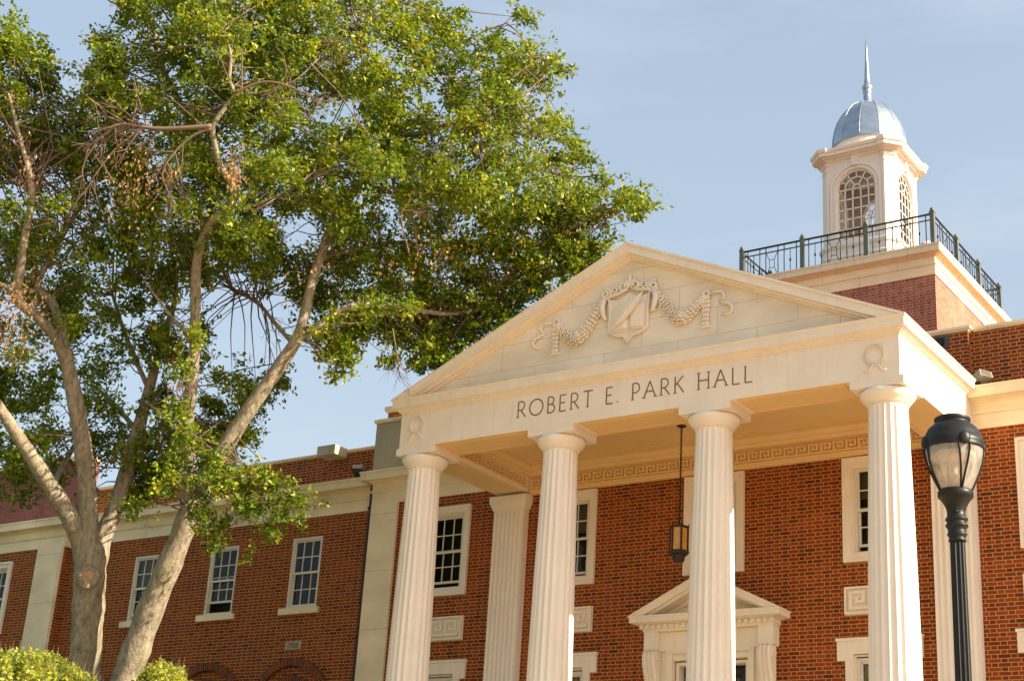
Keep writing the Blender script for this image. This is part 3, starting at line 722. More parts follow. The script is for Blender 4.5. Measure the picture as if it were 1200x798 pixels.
def garland(sgn):
    mb = MB(); X = lambda x_: cx + sgn * x_
    pts = [(.52, .52), (.62, .36), (.74, .17), (.88, -.02), (1.02, -.16), (1.12, -.20), (1.25, -.17), (1.40, -.04), (1.52, .08), (1.62, .17)]
    th = [.045, .07, .10, .125, .15, .15, .13, .10, .07, .045]
    fine = []
    for i in range(len(pts) - 1):
        for k in range(3):
            f = k / 3; fine.append((pts[i][0] * (1 - f) + pts[i + 1][0] * f, pts[i][1] * (1 - f) + pts[i + 1][1] * f, th[i] * (1 - f) + th[i + 1] * f))
    mb.tube([(X(a), YT - .01, cz + b4) for a, b4, c_ in fine], [c_ * .6 for _, _, c_ in fine], 8)
    rr = random.Random(5)
    for i, (a, b4, t_) in enumerate(fine):
        a2, b2, _ = fine[min(i + 1, len(fine) - 1)]; a1, b1, _ = fine[max(i - 1, 0)]
        tg = Vector((sgn * (a2 - a1), 0, b2 - b1)).normalized(); nn = Vector((-tg.z, 0, tg.x))
        for k in (-2, -1, 0, 1, 2):
            off = nn * (t_ * .40 * (k + (.5 if i % 2 else 0))) + tg * rr.uniform(-.01, .01); y = YT - .045 - t_ * .5 * math.cos(k * .6)
            dirn = (tg * (1 if i < 15 else -1) + nn * (.30 * k + rr.uniform(-.5, .5)) + Vector((0, rr.uniform(-.9, -.4), 0))).normalized(); b3 = dirn.cross(Vector((0, -1, 0))).normalized(); c3 = b3.cross(dirn)
            mb.ell(Vector((X(a), y, cz + b4)) + off, (.030, .018, .050), (b3, c3, dirn), 6, 4)
    # ribbon knot, hanging drop and tail
    for k in range(7):
        z = cz + .13 - k * .085; s_ = .065 + .012 * math.sin(k)
        for q in (-1, 0, 1): mb.ell((X(1.60) + q * s_ * .65, YT - .045, z), (s_ * .6, .05, .045), nu=6, nv=4)
    mb.box(X(1.60) - .085, X(1.60) + .085, YT - .06, YT + .01, cz - .46, cz - .42)
    n = 14
    mb.tube([(X(1.60) + .06 * math.cos(2 * math.pi * k / n), YT - .05, cz + .20 + .05 * math.sin(2 * math.pi * k / n)) for k in range(n + 1)], .025, 6)
    T_ = [(1.66, .19), (1.80, .205), (1.92, .18), (1.96, .10), (1.90, .03), (1.86, .02), (1.95, -.03), (2.06, -.07), (2.13, -.14), (2.10, -.22), (2.0, -.26), (1.91, -.24)]
    mb.tube([(X(a), YT - .03 - .03 * math.sin(i * 1.1), cz + b4) for i, (a, b4) in enumerate(T_)], [.024, .028, .03, .034, .034, .03, .034, .036, .036, .034, .03, .022], 6)
    mb.build('garland', M['paint'], ped)
garland(-1); garland(1)

# ------------------------------------------------------------------ entrance
mb = MB(); yf = W - .16; hx = 1.36
mb.box(XC - hx, XC + hx, yf, W + .02, -3.44, -3.08)                     # frieze
for s_ in (-1, 1):
    x0 = XC + s_ * (hx - .30); x1 = XC + s_ * hx; mb.box(x0, x1, yf - .12, yf + .01, -3.435, -3.075)
    mb.box(XC + s_ * .80, XC + s_ * .92, yf + .0, W + .02, -6.9, -3.44); mb.box(XC + s_ * .92, XC + s_ * 1.30, yf + .06, W + .02, -6.9, -3.44)
mb.box(XC - .80, XC + .80, yf + .04, W + .02, -3.62, -3.44); mb.box(XC - .86, XC + .86, yf - .02, yf + .02, -3.50, -3.44)
mb.box(4.0225, 4.088, W - .02, W + .139, -6.9, -3.645); mb.box(5.492, 5.5575, W - .02, W + .139, -6.9, -3.645); mb.box(4.0885, 5.4915, W - .02, W + .139, -3.705, -3.645)
dr = part(mb, 'door_surround', 'paint')
mb = MB(); pathd = [(XC - hx, W), (XC - hx, yf - .12), (XC + hx, yf - .12), (XC + hx, W)]
mb.sweep(pathd, [(-.3, -3.075), (.02, -3.075), (.02, -3.04), (.04, -3.035), (.04, -2.95), (.09, -2.945), (.16, -2.93), (.22, -2.925), (.22, -2.84), (.24, -2.83), (.24, -2.80), (-.3, -2.80)])
def dr_rake(off0, off1, y0, y1):
    x0 = XC - hx - .24; zb = -2.80; za = -2.03; sl_ = (za - zb) / (XC - x0)
    xa, xb = x0 + off0 / sl_, x0 + off1 / sl_; m_ = 2 * XC
    mb.xz([(xa, zb + .001), (xb, zb + .001), (XC, za - off1), (XC, za - off0)], y0, y1); mb.xz([(m_ - xa, zb + .001), (XC, za - off0), (XC, za - off1), (m_ - xb, zb + .001)], y0, y1)
dr_rake(0, .045, yf - .37, W + .02); dr_rake(.045, .15, yf - .34, W + .02); dr_rake(.15, .19, yf - .24, W + .02); dr_rake(.19, .26, W - .08, W + .02)
mb.build('door_pediment', M['paint'], dr)
mb = MB(); mb.xz([(XC - 1.05, -2.798), (XC + 1.05, -2.798), (XC, -2.29)], W - .05, W + .02); mb.build('tympanum', M['wing_stone'], dr)
mb = MB()
for k in range(22):
    x = XC - hx - .02 + k * (2 * hx + .04) / 21
    mb.box(x - .036, x + .036, yf - .205, yf - .15, -3.032, -2.955)
mb.build('dentil', M['paint'], dr)
for s_ in (-1, 1):
    mb = MB(); xa = XC + s_ * (hx - .29); xb = XC + s_ * (hx - .01)
    pr = [(0, -3.445), (-.20, -3.445), (-.235, -3.50), (-.245, -3.60), (-.23, -3.72), (-.18, -3.86), (-.13, -4.0), (-.115, -4.12), (-.13, -4.24), (-.12, -4.32), (-.07, -4.36), (0, -4.36)]
    mb.extrude([(xa, yf + .055 + y, z) for y, z in pr], (xb - xa, 0, 0))
    for f in (.2, .5, .8):
        xx = xa + (xb - xa) * f; mb.tube([(xx, yf + .058 + y, z) for y, z in pr[1:10]], .028, 6)
    ff = xb + s_ * .0
    for c_, r_ in (((yf - .04, -3.60), .095), ((yf + .0, -4.22), .06)):
        n = 26
        for side in (xa, xb):
            mb.tube([(side, c_[0] + r_ * (1 - .8 * k / n) * math.cos(k * .5), c_[1] + r_ * (1 - .8 * k / n) * math.sin(k * .5)) for k in range(n)], .014, 5)
    mb.build('console_bracket', M['paint'], dr)
mb = MB(); mb.box(4.021, 5.559, W + .14, W + .2, -4.25, -4.18); mb.box(4.021, 4.09, W + .14, W + .2, -6.9, -3.641); mb.box(5.49, 5.559, W + .14, W + .2, -6.9, -3.641); mb.box(4.09, 5.49, W + .14, W + .2, -3.71, -3.641)
for k in (1, 2): mb.box(4.09 + 1.4 * k / 3 - .02, 4.09 + 1.4 * k / 3 + .02, W + .145, W + .195, -4.18, -3.71)
mb.box(4.09, 5.49, W + .17, W + .22, -6.9, -4.25)
dd = part(mb, 'entrance_door', 'white')
mb = MB(); mb.add([(4.09, W + .18, -4.18), (5.49, W + .18, -4.18), (5.49, W + .18, -3.71), (4.09, W + .18, -3.71)], [(0, 1, 2, 3)]); mb.build('transom_pane', M['glass'], dd)
mb = MB()
for k in range(3):
    c0 = 4.09 + 1.4 * (k + .5) / 3
    for q in (-1, 1):
        mb.tube([(c0 + q * .20 - q * .30 * math.sin(math.pi * f), W + .174, -4.17 + .45 * f) for f in np.linspace(0, 1, 9)], .007, 4)
mb.build('leaded_tracery', M['lead'], dd)
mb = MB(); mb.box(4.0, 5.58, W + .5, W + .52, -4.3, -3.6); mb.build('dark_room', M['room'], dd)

# ------------------------------------------------------------------ parapets, attic, roof
mb = MB()
mb.box(-4.3, -3.952 + .2, 4.0, 4.6, 1.03, 1.6)
mb = MB(); mb.box(-.27, 9.86, 3.9, 4.6, 1.031, 2.34); at = part(mb, 'attic_pier', 'brick_attic')
mb = MB(); mb.sweep([(-.27, 4.6), (-.27, 3.9), (9.86, 3.9), (9.86, 4.6)], [(-.3, 2.341), (.02, 2.341), (.03, 2.37), (.06, 2.375), (.06, 2.43), (-.3, 2.46)]); mb.build('coping', M['wing_stone'], at)
for x0, x1 in ((9.861, 13.9), (-3.7, -.271)):
    mb = MB(); mb.box(x0, x1, 4.05, 4.6, 1.031, 2.35); pp = part(mb, 'parapet', 'brick_attic')
    mb = MB(); mb.sweep([(x0 + (.061 if x0 > 0 else 0), 4.05), (x1 - (.061 if x0 < 0 else 0), 4.05)], [(-.5, 2.351), (.02, 2.351), (.03, 2.375), (.055, 2.38), (.055, 2.44), (-.5, 2.46)]); mb.build('coping', M['wing_stone'], pp)
    mb = MB(); mb.box(x0, x1, 4.02, 4.049, 1.20, 1.29); mb.add([(x0, 3.4, 1.05), (x1, 3.4, 1.05), (x1, 4.03, 1.25), (x0, 4.03, 1.25)], [(0, 1, 2, 3)]); mb.build('flashing', M['lead'], pp)
# grey stone end pier and brick block behind it on the left
mb = MB(); mb.box(-4.38, -3.0, 3.98, 4.6, 1.04, 2.41); ep = part(mb, 'end_pier', 'grey_stone')
mb = MB(); mb.sweep([(-4.38, 4.6), (-4.38, 3.98), (-3.0, 3.98)], [(-.4, 2.411), (.03, 2.411), (.05, 2.45), (.05, 2.50), (-.4, 2.52)]); mb.build('coping', M['wing_stone'], ep)
mb = MB(); mb.box(-4.60, -3.1, 4.62, 5.8, 1.04, 2.92); ep = part(mb, 'chimney_block', 'brick_attic')
mb = MB(); mb.sweep([(-4.60, 5.8), (-4.60, 4.62), (-3.1, 4.62)], [(-.5, 2.921), (.03, 2.921), (.07, 2.97), (.07, 3.06), (-.5, 3.08)]); mb.build('coping', M['wing_stone'], ep)
# wing parapet
mb = MB(); mb.box(-14.2, -4.385, 4.1, 4.6, 1.0, 1.84); pp = part(mb, 'parapet', 'brick_attic')
mb = MB(); mb.sweep([(-14.2, 4.1), (-4.386, 4.1)], [(-.45, 1.841), (.02, 1.841), (.03, 1.865), (.05, 1.87), (.05, 1.91), (-.45, 1.93)]); mb.build('coping', M['wing_stone'], pp)
mb = MB(); mb.box(-14.2, -4.385, 4.07, 4.099, 1.0, 1.08); mb.build('flashing', M['lead'], pp)
mb = MB(); x0, x1, y0, y1, z0, z1 = -5.86, -5.30, 3.62, 4.12, 1.70, 1.93
mb.box(x0, x1, y0, y1, z0, z1); part(mb, 'stone_scupper', 'old_stone')
# pavilion attic
mb = MB(); mb.box(-26, -14.95, 4.3, 4.75, .95, 2.9); pv = part(mb, 'pavilion_attic', 'brick_purple')
mb = MB(); mb.sweep([(-26, 4.3), (-14.95, 4.3), (-14.95, 4.75)], [(-.4, 2.901), (.03, 2.901), (.06, 2.95), (.06, 3.02), (-.4, 3.04)]); mb.build('coping', M['wing_stone'], pv)
# downspouts
for x, zt in ((-4.10, .82), (-13.42, .80)):
    mb = MB(); mb.box(x - .055, x + .055, WY - .14, WY - .03, GB, zt)
    for z in (.28, -1.2, -2.7, -4.2): mb.box(x - .075, x + .075, WY - .155, WY - .02, z - .04, z + .02)
    part(mb, 'downspout', 'pipe')
# small dark box vent on the attic pier
mb = MB(); mb.box(9.20, 9.50, 3.86, 3.901, 2.05, 2.30); bv = part(mb, 'box_vent', 'lead')
mb = MB(); mb.box(9.28, 9.42, 3.80, 3.859, 2.10, 2.24); mb.build('cover', M['black'], bv)

# ------------------------------------------------------------------ tower, railing, cupola
TY = 12.21; TB = 2.50
mb = MB(); mb.box(XC - TB, XC + TB, TY - TB, TY + TB, 1.0, 6.5); tw = part(mb, 'tower_base', 'brick_tower')
sq = lambda h: [(XC - h, TY - h), (XC + h, TY - h), (XC + h, TY + h), (XC - h, TY + h)]
mb = MB(); mb.sweep(sq(TB), [(-.2, 6.31), (.02, 6.31), (.02, 6.55), (.045, 6.555), (.045, 6.58), (.02, 6.59), (.02, 6.76), (-.2, 6.76)], True); mb.build('stone_frieze', M['wing_stone'], tw)
mb = MB(); mb.sweep(sq(TB), [(-.2, 6.755), (.03, 6.755), (.03, 6.765), (.08, 6.785), (.08, 6.80), (.13, 6.815), (.13, 6.828), (.19, 6.84), (.19, 6.98), (.205, 6.985), (.205, 7.03), (-.2, 7.05)], True); mb.build('cornice', M['rust_stone'], tw)
mb = MB(); mb.box(XC - TB - .05, XC + TB + .05, TY - TB - .05, TY + TB + .05, 7.02, 7.06); mb.build('deck', M['lead'], tw)
RH = 2.49
mb = MB(); rl = None
corners = [(XC - RH, TY - RH), (XC + RH, TY - RH), (XC + RH, TY + RH), (XC - RH, TY + RH)]
for i in range(4):
    a = Vector(corners[i]); b_ = Vector(corners[(i + 1) % 4])
    for z, r_ in ((7.88, .026), (7.73, .016), (7.10, .012)): mb.tube([(a.x, a.y, z), (b_.x, b_.y, z)], r_, 6)
    for bay in range(3):
        p0 = a.lerp(b_, bay / 3); p1 = a.lerp(b_, (bay + 1) / 3)
        for k in range(1, 10):
            if k == 5: continue
            q = p0.lerp(p1, k / 10); thin = k % 2 == 0
            if k in (4, 6): thin = False
            mb.tube([(q.x, q.y, 7.03), (q.x, q.y, 7.73 if thin else 7.88)], .009 if thin else .013, 5)
            if k in (2, 8): mb.ell((q.x, q.y, 7.42), (.028, .028, .05), nu=6, nv=4)
        def at_(f, z): q = p0.lerp(p1, f); return (q.x, q.y, z)
        for s_ in (-1, 1):   # hourglass ornament in the middle of the bay
            mb.tube([at_(.5 + s_ * .095, 7.72), at_(.5 + s_ * .04, 7.52), at_(.5 + s_ * .04, 7.30), at_(.5 + s_ * .095, 7.08)], .009, 5)
        mb.tube([at_(.46, 7.52), at_(.54, 7.52)], .009, 5); mb.tube([at_(.46, 7.30), at_(.54, 7.30)], .009, 5)
rl = part(mb, 'roof_railing', 'iron')
for i in range(4):
    a = Vector(corners[i]); b_ = Vector(corners[(i + 1) % 4])
    for k in range(3):
        q = a.lerp(b_, k / 3); mb = MB(); mb.box(q.x - .05, q.x + .05, q.y - .05, q.y + .05, 7.03, 7.93); mb.box(q.x - .062, q.x + .062, q.y - .062, q.y + .062, 7.90, 7.935)
        mb.ell((q.x, q.y, 7.985), (.058, .058, .065), nu=10, nv=6); mb.build('post', M['rail_post'], rl)
# cupola
CX, CY = 4.785, 12.21; D_, A_ = .965, .775
def octo(d, a): return [(CX - a, CY - d), (CX + a, CY - d), (CX + d, CY - a), (CX + d, CY + a), (CX + a, CY + d), (CX - a, CY + d), (CX - d, CY + a), (CX - d, CY - a)]
WSILL, WSPR, WRAD = 8.42, 9.87, .53
def arched_face(mb_, mb2, rot, d, a, z0, z1):
    """one long face of the cupola with an arched opening, reveal .14 deep; rot in quarter turns"""
    def tr(x, y, z):
        c, s_ = [(1, 0), (0, 1), (-1, 0), (0, -1)][rot]; return (CX + x * c - y * s_, CY + x * s_ + y * c, z)
    n = 16; arcp = [(WRAD * math.cos(math.pi * k / n), WSPR + WRAD * math.sin(math.pi * k / n)) for k in range(n + 1)]
    fr = lambda x, z, y=-d: tr(x, y, z)
    for yy, flip in ((-d, False), (-d + .14, True)):
        mb = mb2 if flip else mb_
        def q(pts):
            vs = [fr(x, z, yy) for x, z in pts]; mb.add(vs, [tuple(range(len(vs)))] if not flip else [tuple(reversed(range(len(vs))))])
        q([(-a, z0), (a, z0), (a, WSILL), (-a, WSILL)]); q([(-a, WSILL), (-WRAD, WSILL), (-WRAD, WSPR), (-a, WSPR)]); q([(WRAD, WSILL), (a, WSILL), (a, WSPR), (WRAD, WSPR)])
        for k in range(n):
            x0, zz0 = arcp[k]; x1, zz1 = arcp[k + 1]
            ex0 = a if k < n / 2 else x0; 
            q([(x0, zz0), (x0, z1), (x1, z1), (x1, zz1)])
        q([(WRAD, WSPR), (a, WSPR), (a, z1), (WRAD, z1)]); q([(-a, WSPR), (-WRAD, WSPR), (-WRAD, z1), (-a, z1)])
    mb = mb_
    loop = [(WRAD, WSILL)] + arcp + [(-WRAD, WSILL)]
    for k in range(len(loop)):
        p, r_ = loop[k], loop[(k + 1) % len(loop)]
        mb.add([fr(p[0], p[1]), fr(p[0], p[1], -d + .14), fr(r_[0], r_[1], -d + .14), fr(r_[0], r_[1])], [(0, 1, 2, 3)])
    return tr
mb = MB(); lin = MB(); Z0, Z1 = 8.3, 10.95; TRS = []
for r_ in range(4): TRS.append(arched_face(mb, lin, r_, D_, A_, Z0, Z1))
oc = octo(D_, A_)
for k in (1, 3, 5, 7):
    a, b_ = oc[k], oc[(k + 1) % 8]; mb.add([(*a, Z0), (*b_, Z0), (*b_, Z1), (*a, Z1)], [(0, 1, 2, 3)])
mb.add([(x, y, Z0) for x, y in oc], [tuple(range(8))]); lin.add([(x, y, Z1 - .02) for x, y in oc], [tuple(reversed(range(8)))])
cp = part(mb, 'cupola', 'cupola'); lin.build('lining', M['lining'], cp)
mb = MB(); mb.sweep(octo(D_, A_), [(-.3, 7.03), (.10, 7.03), (.10, 7.86), (.12, 7.88), (.12, 7.93), (.08, 7.98), (.08, 8.14), (.11, 8.17), (.13, 8.22), (.13, 8.27), (.05, 8.32), (-.3, 8.32)], True); mb.build('plinth', M['cupola'], cp)
mb = MB()  # corner strips with caps, archivolts, keystones
for k in (1, 3, 5, 7):
    a, b_ = Vector(oc[k]), Vector(oc[(k + 1) % 8]); pa, pb = Vector(oc[k - 1]), Vector(oc[(k + 2) % 8])
    p_ = [a + (pa - a).normalized() * .05, a, b_, b_ + (pb - b_).normalized() * .05]
    mb.sweep([tuple(v) for v in p_], [(-.05, 8.31), (.025, 8.31), (.025, 10.47), (.04, 10.475), (.04, 10.50), (.025, 10.51), (.025, 10.61), (.05, 10.62), (.075, 10.66), (.075, 10.69), (.03, 10.695), (.03, 10.9), (-.05, 10.9)])
for tr in TRS:
    n = 20
    def ringband(r0, r1, y0, y1):
        P0 = [(r0 * math.cos(math.pi * k / n), WSPR + r0 * math.sin(math.pi * k / n)) for k in range(n + 1)]; P0 = [(r0, WSILL - .05)] + P0 + [(-r0, WSILL - .05)]
        P1 = [(r1 * math.cos(math.pi * k / n), WSPR + r1 * math.sin(math.pi * k / n)) for k in range(n + 1)]; P1 = [(r1, WSILL - .05)] + P1 + [(-r1, WSILL - .05)]
        for k in range(len(P0) - 1):
            q = [P0[k], P1[k], P1[k + 1], P0[k + 1]]
            vs = [tr(x, y0, z) for x, z in q] + [tr(x, y1, z) for x, z in q]
            mb.add(vs, [(0, 1, 2, 3), (7, 6, 5, 4), (0, 4, 5, 1), (1, 5, 6, 2), (2, 6, 7, 3), (3, 7, 4, 0)])
    ringband(.63, .70, -D_ - .035, -D_ + .01); ringband(.545, .60, -D_ - .02, -D_ + .01)
    q = [(-.075, 10.48), (.075, 10.48), (.11, 10.88), (-.11, 10.88)]
    vs = [tr(x, -D_ - .075, z) for x, z in q] + [tr(x, -D_ + .01, z) for x, z in q]; mb.add(vs, [(0, 1, 2, 3), (7, 6, 5, 4), (0, 4, 5, 1), (1, 5, 6, 2), (2, 6, 7, 3), (3, 7, 4, 0)])
mb.build('pilaster_and_archivolt', M['cupola'], cp)
mb = MB(); mb.sweep(octo(D_, A_), [(-.4, 10.730), (.03, 10.730), (.05, 10.780), (.12, 10.790), (.13, 10.820), (.22, 10.825), (.22, 10.910), (.25, 10.920), (.27, 10.970), (.27, 11.010), (-.05, 11.090), (-.4, 11.090)], True)
for k in (1, 3, 5, 7):
    a, b_ = Vector(oc[k]), Vector(oc[(k + 1) % 8]); pa, pb = Vector(oc[k - 1]), Vector(oc[(k + 2) % 8])
    p_ = [a + (pa - a).normalized() * .08, a, b_, b_ + (pb - b_).normalized() * .08]
    mb.sweep([tuple(v) for v in p_], [(.0, 10.740), (.08, 10.740), (.10, 10.780), (.17, 10.790), (.18, 10.820), (.27, 10.822), (.27, 10.915), (.30, 10.925), (.32, 10.975), (.32, 11.025), (.0, 11.110)])
mb.build('cornice', M['cupola'], cp)
mb = MB(); mb.lathe(CX, CY, [(1.04, 11.0), (1.04, 11.18), (.97, 11.22), (.97, 11.34)], 40, smooth=False); mb.build('drum', M['cupola'], cp)
mb = MB(); nr = 10; prof = []
ZD, HD, RD = 11.34, 1.47, .985
for k in range(15):
    f = k / 14; a = f * math.pi / 2; prof.append((RD * math.cos(a) ** .92 if f < 1 else .10, ZD + HD * math.sin(a) ** 1.02))
vs = []; n = 72
for r_, z in prof:
    for k in range(n):
        a = 2 * math.pi * k / n + R(8); ph = ((k % 6) / 6 - .5) * 2 * math.pi / 12; rr = r_ * math.cos(math.pi / 12) / math.cos(ph)
        vs.append((CX + rr * math.cos(a), CY + rr * math.sin(a), z))
mb.add(vs, [(i * n + k, i * n + (k + 1) % n, (i + 1) * n + (k + 1) % n, (i + 1) * n + k) for i in range(len(prof) - 1) for k in range(n)], True)
for j in range(12):
    a = 2 * math.pi * j / 12 + R(8)
    mb.tube([(CX + (r_ + .004) * math.cos(a), CY + (r_ + .004) * math.sin(a), z) for r_, z in prof], .008, 5)
mb.lathe(CX, CY, [(1.01, 11.335), (1.015, 11.36), (.99, 11.375)], 40)
mb.build('dome', M['zinc'], cp)
mb = MB(); mb.lathe(CX, CY, [(.15, 12.74), (.15, 12.84), (.12, 12.86), (.12, 12.93), (.105, 12.95), (.105, 13.12), (.12, 13.14), (.12, 13.17), (.10, 13.2), (.10, 13.22), (.135, 13.26), (.14, 13.31), (.125, 13.36), (.085, 13.40), (.07, 13.6), (.05, 14.0), (.028, 14.5), (.006, 14.86)], 20); mb.build('spire', M['zinc'], cp)
for tr in TRS:    # arched sashes
    mb = MB(); y0, y1 = -D_ + .05, -D_ + .08
    def strip(pts, wd):
        P = [Vector(p) for p in pts]
        for i in range(len(P) - 1):
            d = (P[i + 1] - P[i]).normalized(); nn = Vector((-d.y, d.x)) * wd / 2
            q = [P[i] - nn, P[i + 1] - nn, P[i + 1] + nn, P[i] + nn]; vs = [tr(v.x, y0, v.y) for v in q] + [tr(v.x, y1, v.y) for v in q]
            mb.add(vs, [(0, 1, 2, 3), (7, 6, 5, 4), (0, 4, 5, 1), (1, 5, 6, 2), (2, 6, 7, 3), (3, 7, 4, 0)])
    ar = lambda r_, a0=0, a1=180, n=16: [(r_ * math.cos(R(a0 + (a1 - a0) * k / n)), WSPR + r_ * math.sin(R(a0 + (a1 - a0) * k / n))) for k in range(n + 1)]
    strip([(WRAD - .02, WSILL)] + ar(WRAD - .02) + [(-WRAD + .02, WSILL)], .045)
    strip([(.32, WSILL)] + ar(.32) + [(-.32, WSILL)], .026); strip([(.11, WSILL)] + ar(.11, n=10) + [(-.11, WSILL)], .026)
    for a in (30, 60, 90, 120, 150): strip([((.32 if a in (30, 90, 150) else .11) * math.cos(R(a)), WSPR + (.32 if a in (30, 90, 150) else .11) * math.sin(R(a))), ((WRAD - .02) * math.cos(R(a)), WSPR + (WRAD - .02) * math.sin(R(a)))], .024)
    for z in np.linspace(WSILL + .03, WSPR, 6): strip([(-WRAD + .02, z), (WRAD - .02, z)], .024 if z > WSILL + .1 else .05)
    aw = mb.build('arched_window', M['cupola'], cp)
    mb = MB(); pts = [(WRAD - .02, WSILL)] + ar(WRAD - .02) + [(-WRAD + .02, WSILL)]
    mb.add([tr(x, -D_ + .066, z) for x, z in pts], [tuple(range(len(pts)))]); mb.build('pane', M['cupola_glass'], aw)

# ------------------------------------------------------------------ small things on the building
lt = thing('pendant_lantern', 'dark bronze lantern with amber glass hanging on a chain from the portico ceiling', 'lantern', (4.8, 2.15, -2.0))
LX, LY = 4.8, 2.15
mb = MB(); mb.lathe(LX, LY, [(.09, .60), (.09, .585), (.05, .575), (.02, .55)], 16); mb.build('ceiling_rose', M['bronze'], lt)
mb = MB(); z = .56; k = 0
while z > -1.2:
    ang = R(90) * (k % 2); n = 8
    mb.tube([(LX + .016 * math.cos(ang) * math.cos(2 * math.pi * q / n), LY + .016 * math.sin(ang) * math.cos(2 * math.pi * q / n), z - .03 + .034 * math.sin(2 * math.pi * q / n)) for q in range(n + 1)], .0085, 5)
    z -= .05; k += 1
mb.build('chain', M['bronze'], lt)
mb = MB(); HX = [(math.cos(R(60 * k + 12)), math.sin(R(60 * k + 12))) for k in range(6)]; rL = .17
mb.lathe(LX, LY, [(.02, -1.190), (.03, -1.240), (.012, -1.290), (.03, -1.320), (.05, -1.350)], 10)
mb.lathe(LX, LY, [(.19, -1.425), (.195, -1.400), (.17, -1.380), (.06, -1.345), (.03, -1.330)], 6, smooth=False, a0=R(12))
for c_, s_ in HX:
    mb.box(LX + rL * c_ - .014, LX + rL * c_ + .014, LY + rL * s_ - .014, LY + rL * s_ + .014, -1.870, -1.425); mb.ell((LX + .185 * c_, LY + .185 * s_, -1.380), (.014, .014, .035), nu=6, nv=4)
mb.lathe(LX, LY, [(.17, -1.930), (.195, -1.915), (.20, -1.870), (.19, -1.855)], 6, smooth=False, a0=R(12))
mb.lathe(LX, LY, [(.045, -2.075), (.09, -2.065), (.115, -2.020), (.115, -1.950), (.13, -1.930)], 16)
mb.build('lantern_frame', M['bronze'], lt)
mb = MB()
for k in range(6):
    a, b_ = HX[k], HX[(k + 1) % 6]; rr = rL - .008
    mb.add([(LX + rr * a[0], LY + rr * a[1], -1.855), (LX + rr * b_[0], LY + rr * b_[1], -1.855), (LX + rr * b_[0], LY + rr * b_[1], -1.425), (LX + rr * a[0], LY + rr * a[1], -1.425)], [(0, 1, 2, 3)])
mb.build('amber_panes', M['amber'], lt)

def floodlight(name, x, y, z, ang, label, light=True):
    f = thing(name, label, 'floodlight', (x, y, z), 'floodlights on the roof ledge')
    mb = MB(); mb.tube([(x, y, z), (x, y, z + .12)], .025, 8); mb.box(x - .08, x + .08, y - .06, y + .06, z, z + .02); mb.build('bracket', M['black'], f)
    q = Matrix.Rotation(ang, 4, 'Z') @ Matrix.Rotation(R(-18), 4, 'Y')
    def rb(x0, x1, y0, y1, z0, z1):
        m_ = MB(); m_.box(x0, x1, y0, y1, z0, z1); m_.v = [tuple(q @ Vector(v) + Vector((x, y, z + .17))) for v in m_.v]; return m_
    h = rb(-.20, .20, -.14, .14, -.06, .06); h.build('housing', M['old_stone'] if light else M['black'], f)
    l = rb(.201, .207, -.12, .12, -.05, .05); l.build('lens', M['lead'], f)
floodlight('floodlight', 10.12, 3.62, 1.07, R(-30), 'pale floodlight tilted on the cornice right beside the portico roof end')
floodlight('floodlight', -4.55, 3.72, 1.02, R(-70), 'black floodlight on the left wing cornice beside the grey end pier', False)
mb = MB(); mb.lathe(6.95, 10.25, [(.16, 7.061), (.16, 7.22), (.20, 7.24), (.19, 7.32), (.13, 7.40), (.05, 7.43)], 20)
o = mb.build('roof_vent', M['cupola'], None, local=(6.95, 10.25, 7.06)); o['label'] = 'small round white roof vent on the tower deck behind the railing'; o['category'] = 'vent'

# ------------------------------------------------------------------ street lamp
LP = PX(1119.5, 575, 10.0); lx, ly, lz = LP.x, LP.y, LP.z
lamp = thing('street_lamp', 'black post lamp with ribbed acorn glass globe standing before the right columns', 'street lamp', (lx, ly, gz(lx, ly)))
z0 = lz
mb = MB(); nf = 12; n = 48; zs = [gz(lx, ly) + .5, z0 - .31]; vs = []
for z in zs:
    for k in range(n):
        f = (k % 4) / 4; r_ = .048 - .009 * math.sin(math.pi * f); a = 2 * math.pi * k / n
        r_ *= 1.25 if z < z0 - 3 else 1; vs.append((lx + r_ * math.cos(a), ly + r_ * math.sin(a), z))
mb.add(vs, [(k, (k + 1) % n, n + (k + 1) % n, n + k) for k in range(n)]); mb.build('post', M['black'], lamp)
mb = MB(); gl_ = gz(lx, ly); mb.lathe(lx, ly, [(.19, gl_), (.19, gl_ + .1), (.15, gl_ + .14), (.13, gl_ + .35), (.09, gl_ + .45), (.07, gl_ + .52)], 24); mb.build('base', M['black'], lamp)
mb = MB(); mb.lathe(lx, ly, [(.046, z0 - .34), (.056, z0 - .335), (.056, z0 - .325), (.050, z0 - .318), (.053, z0 - .305), (.062, z0 - .295), (.062, z0 - .285), (.056, z0 - .28), (.058, z0 - .25), (.070, z0 - .24), (.072, z0 - .23), (.066, z0 - .222), (.060, z0 - .215), (.064, z0 - .20), (.072, z0 - .195), (.070, z0 - .185), (.058, z0 - .175), (.058, z0 - .14), (.066, z0 - .11), (.085, z0 - .075), (.100, z0 - .055), (.112, z0 - .045), (.113, z0 - .01), (.105, z0)], 36)
mb.ell((lx + .02, ly - .058, z0 - .15), (.012, .012, .012)); mb.build('collar', M['black'], lamp)
GP = [(.098, 0), (.125, .06), (.150, .12), (.170, .18), (.182, .24), (.186, .275)]
mb = MB(); mb.lathe(lx, ly, [(r_, z0 + z) for r_, z in GP], 40, cap=False); mb.build('globe', M['globe'], lamp)
mb = MB(); mb.lathe(lx, ly, [(.188, z0 + .268), (.198, z0 + .272), (.198, z0 + .282), (.192, z0 + .287), (.196, z0 + .30), (.196, z0 + .325), (.188, z0 + .335), (.178, z0 + .37), (.158, z0 + .41), (.128, z0 + .44), (.110, z0 + .45), (.108, z0 + .465), (.116, z0 + .47), (.116, z0 + .485), (.10, z0 + .495)], 40); mb.build('cap', M['black'], lamp)
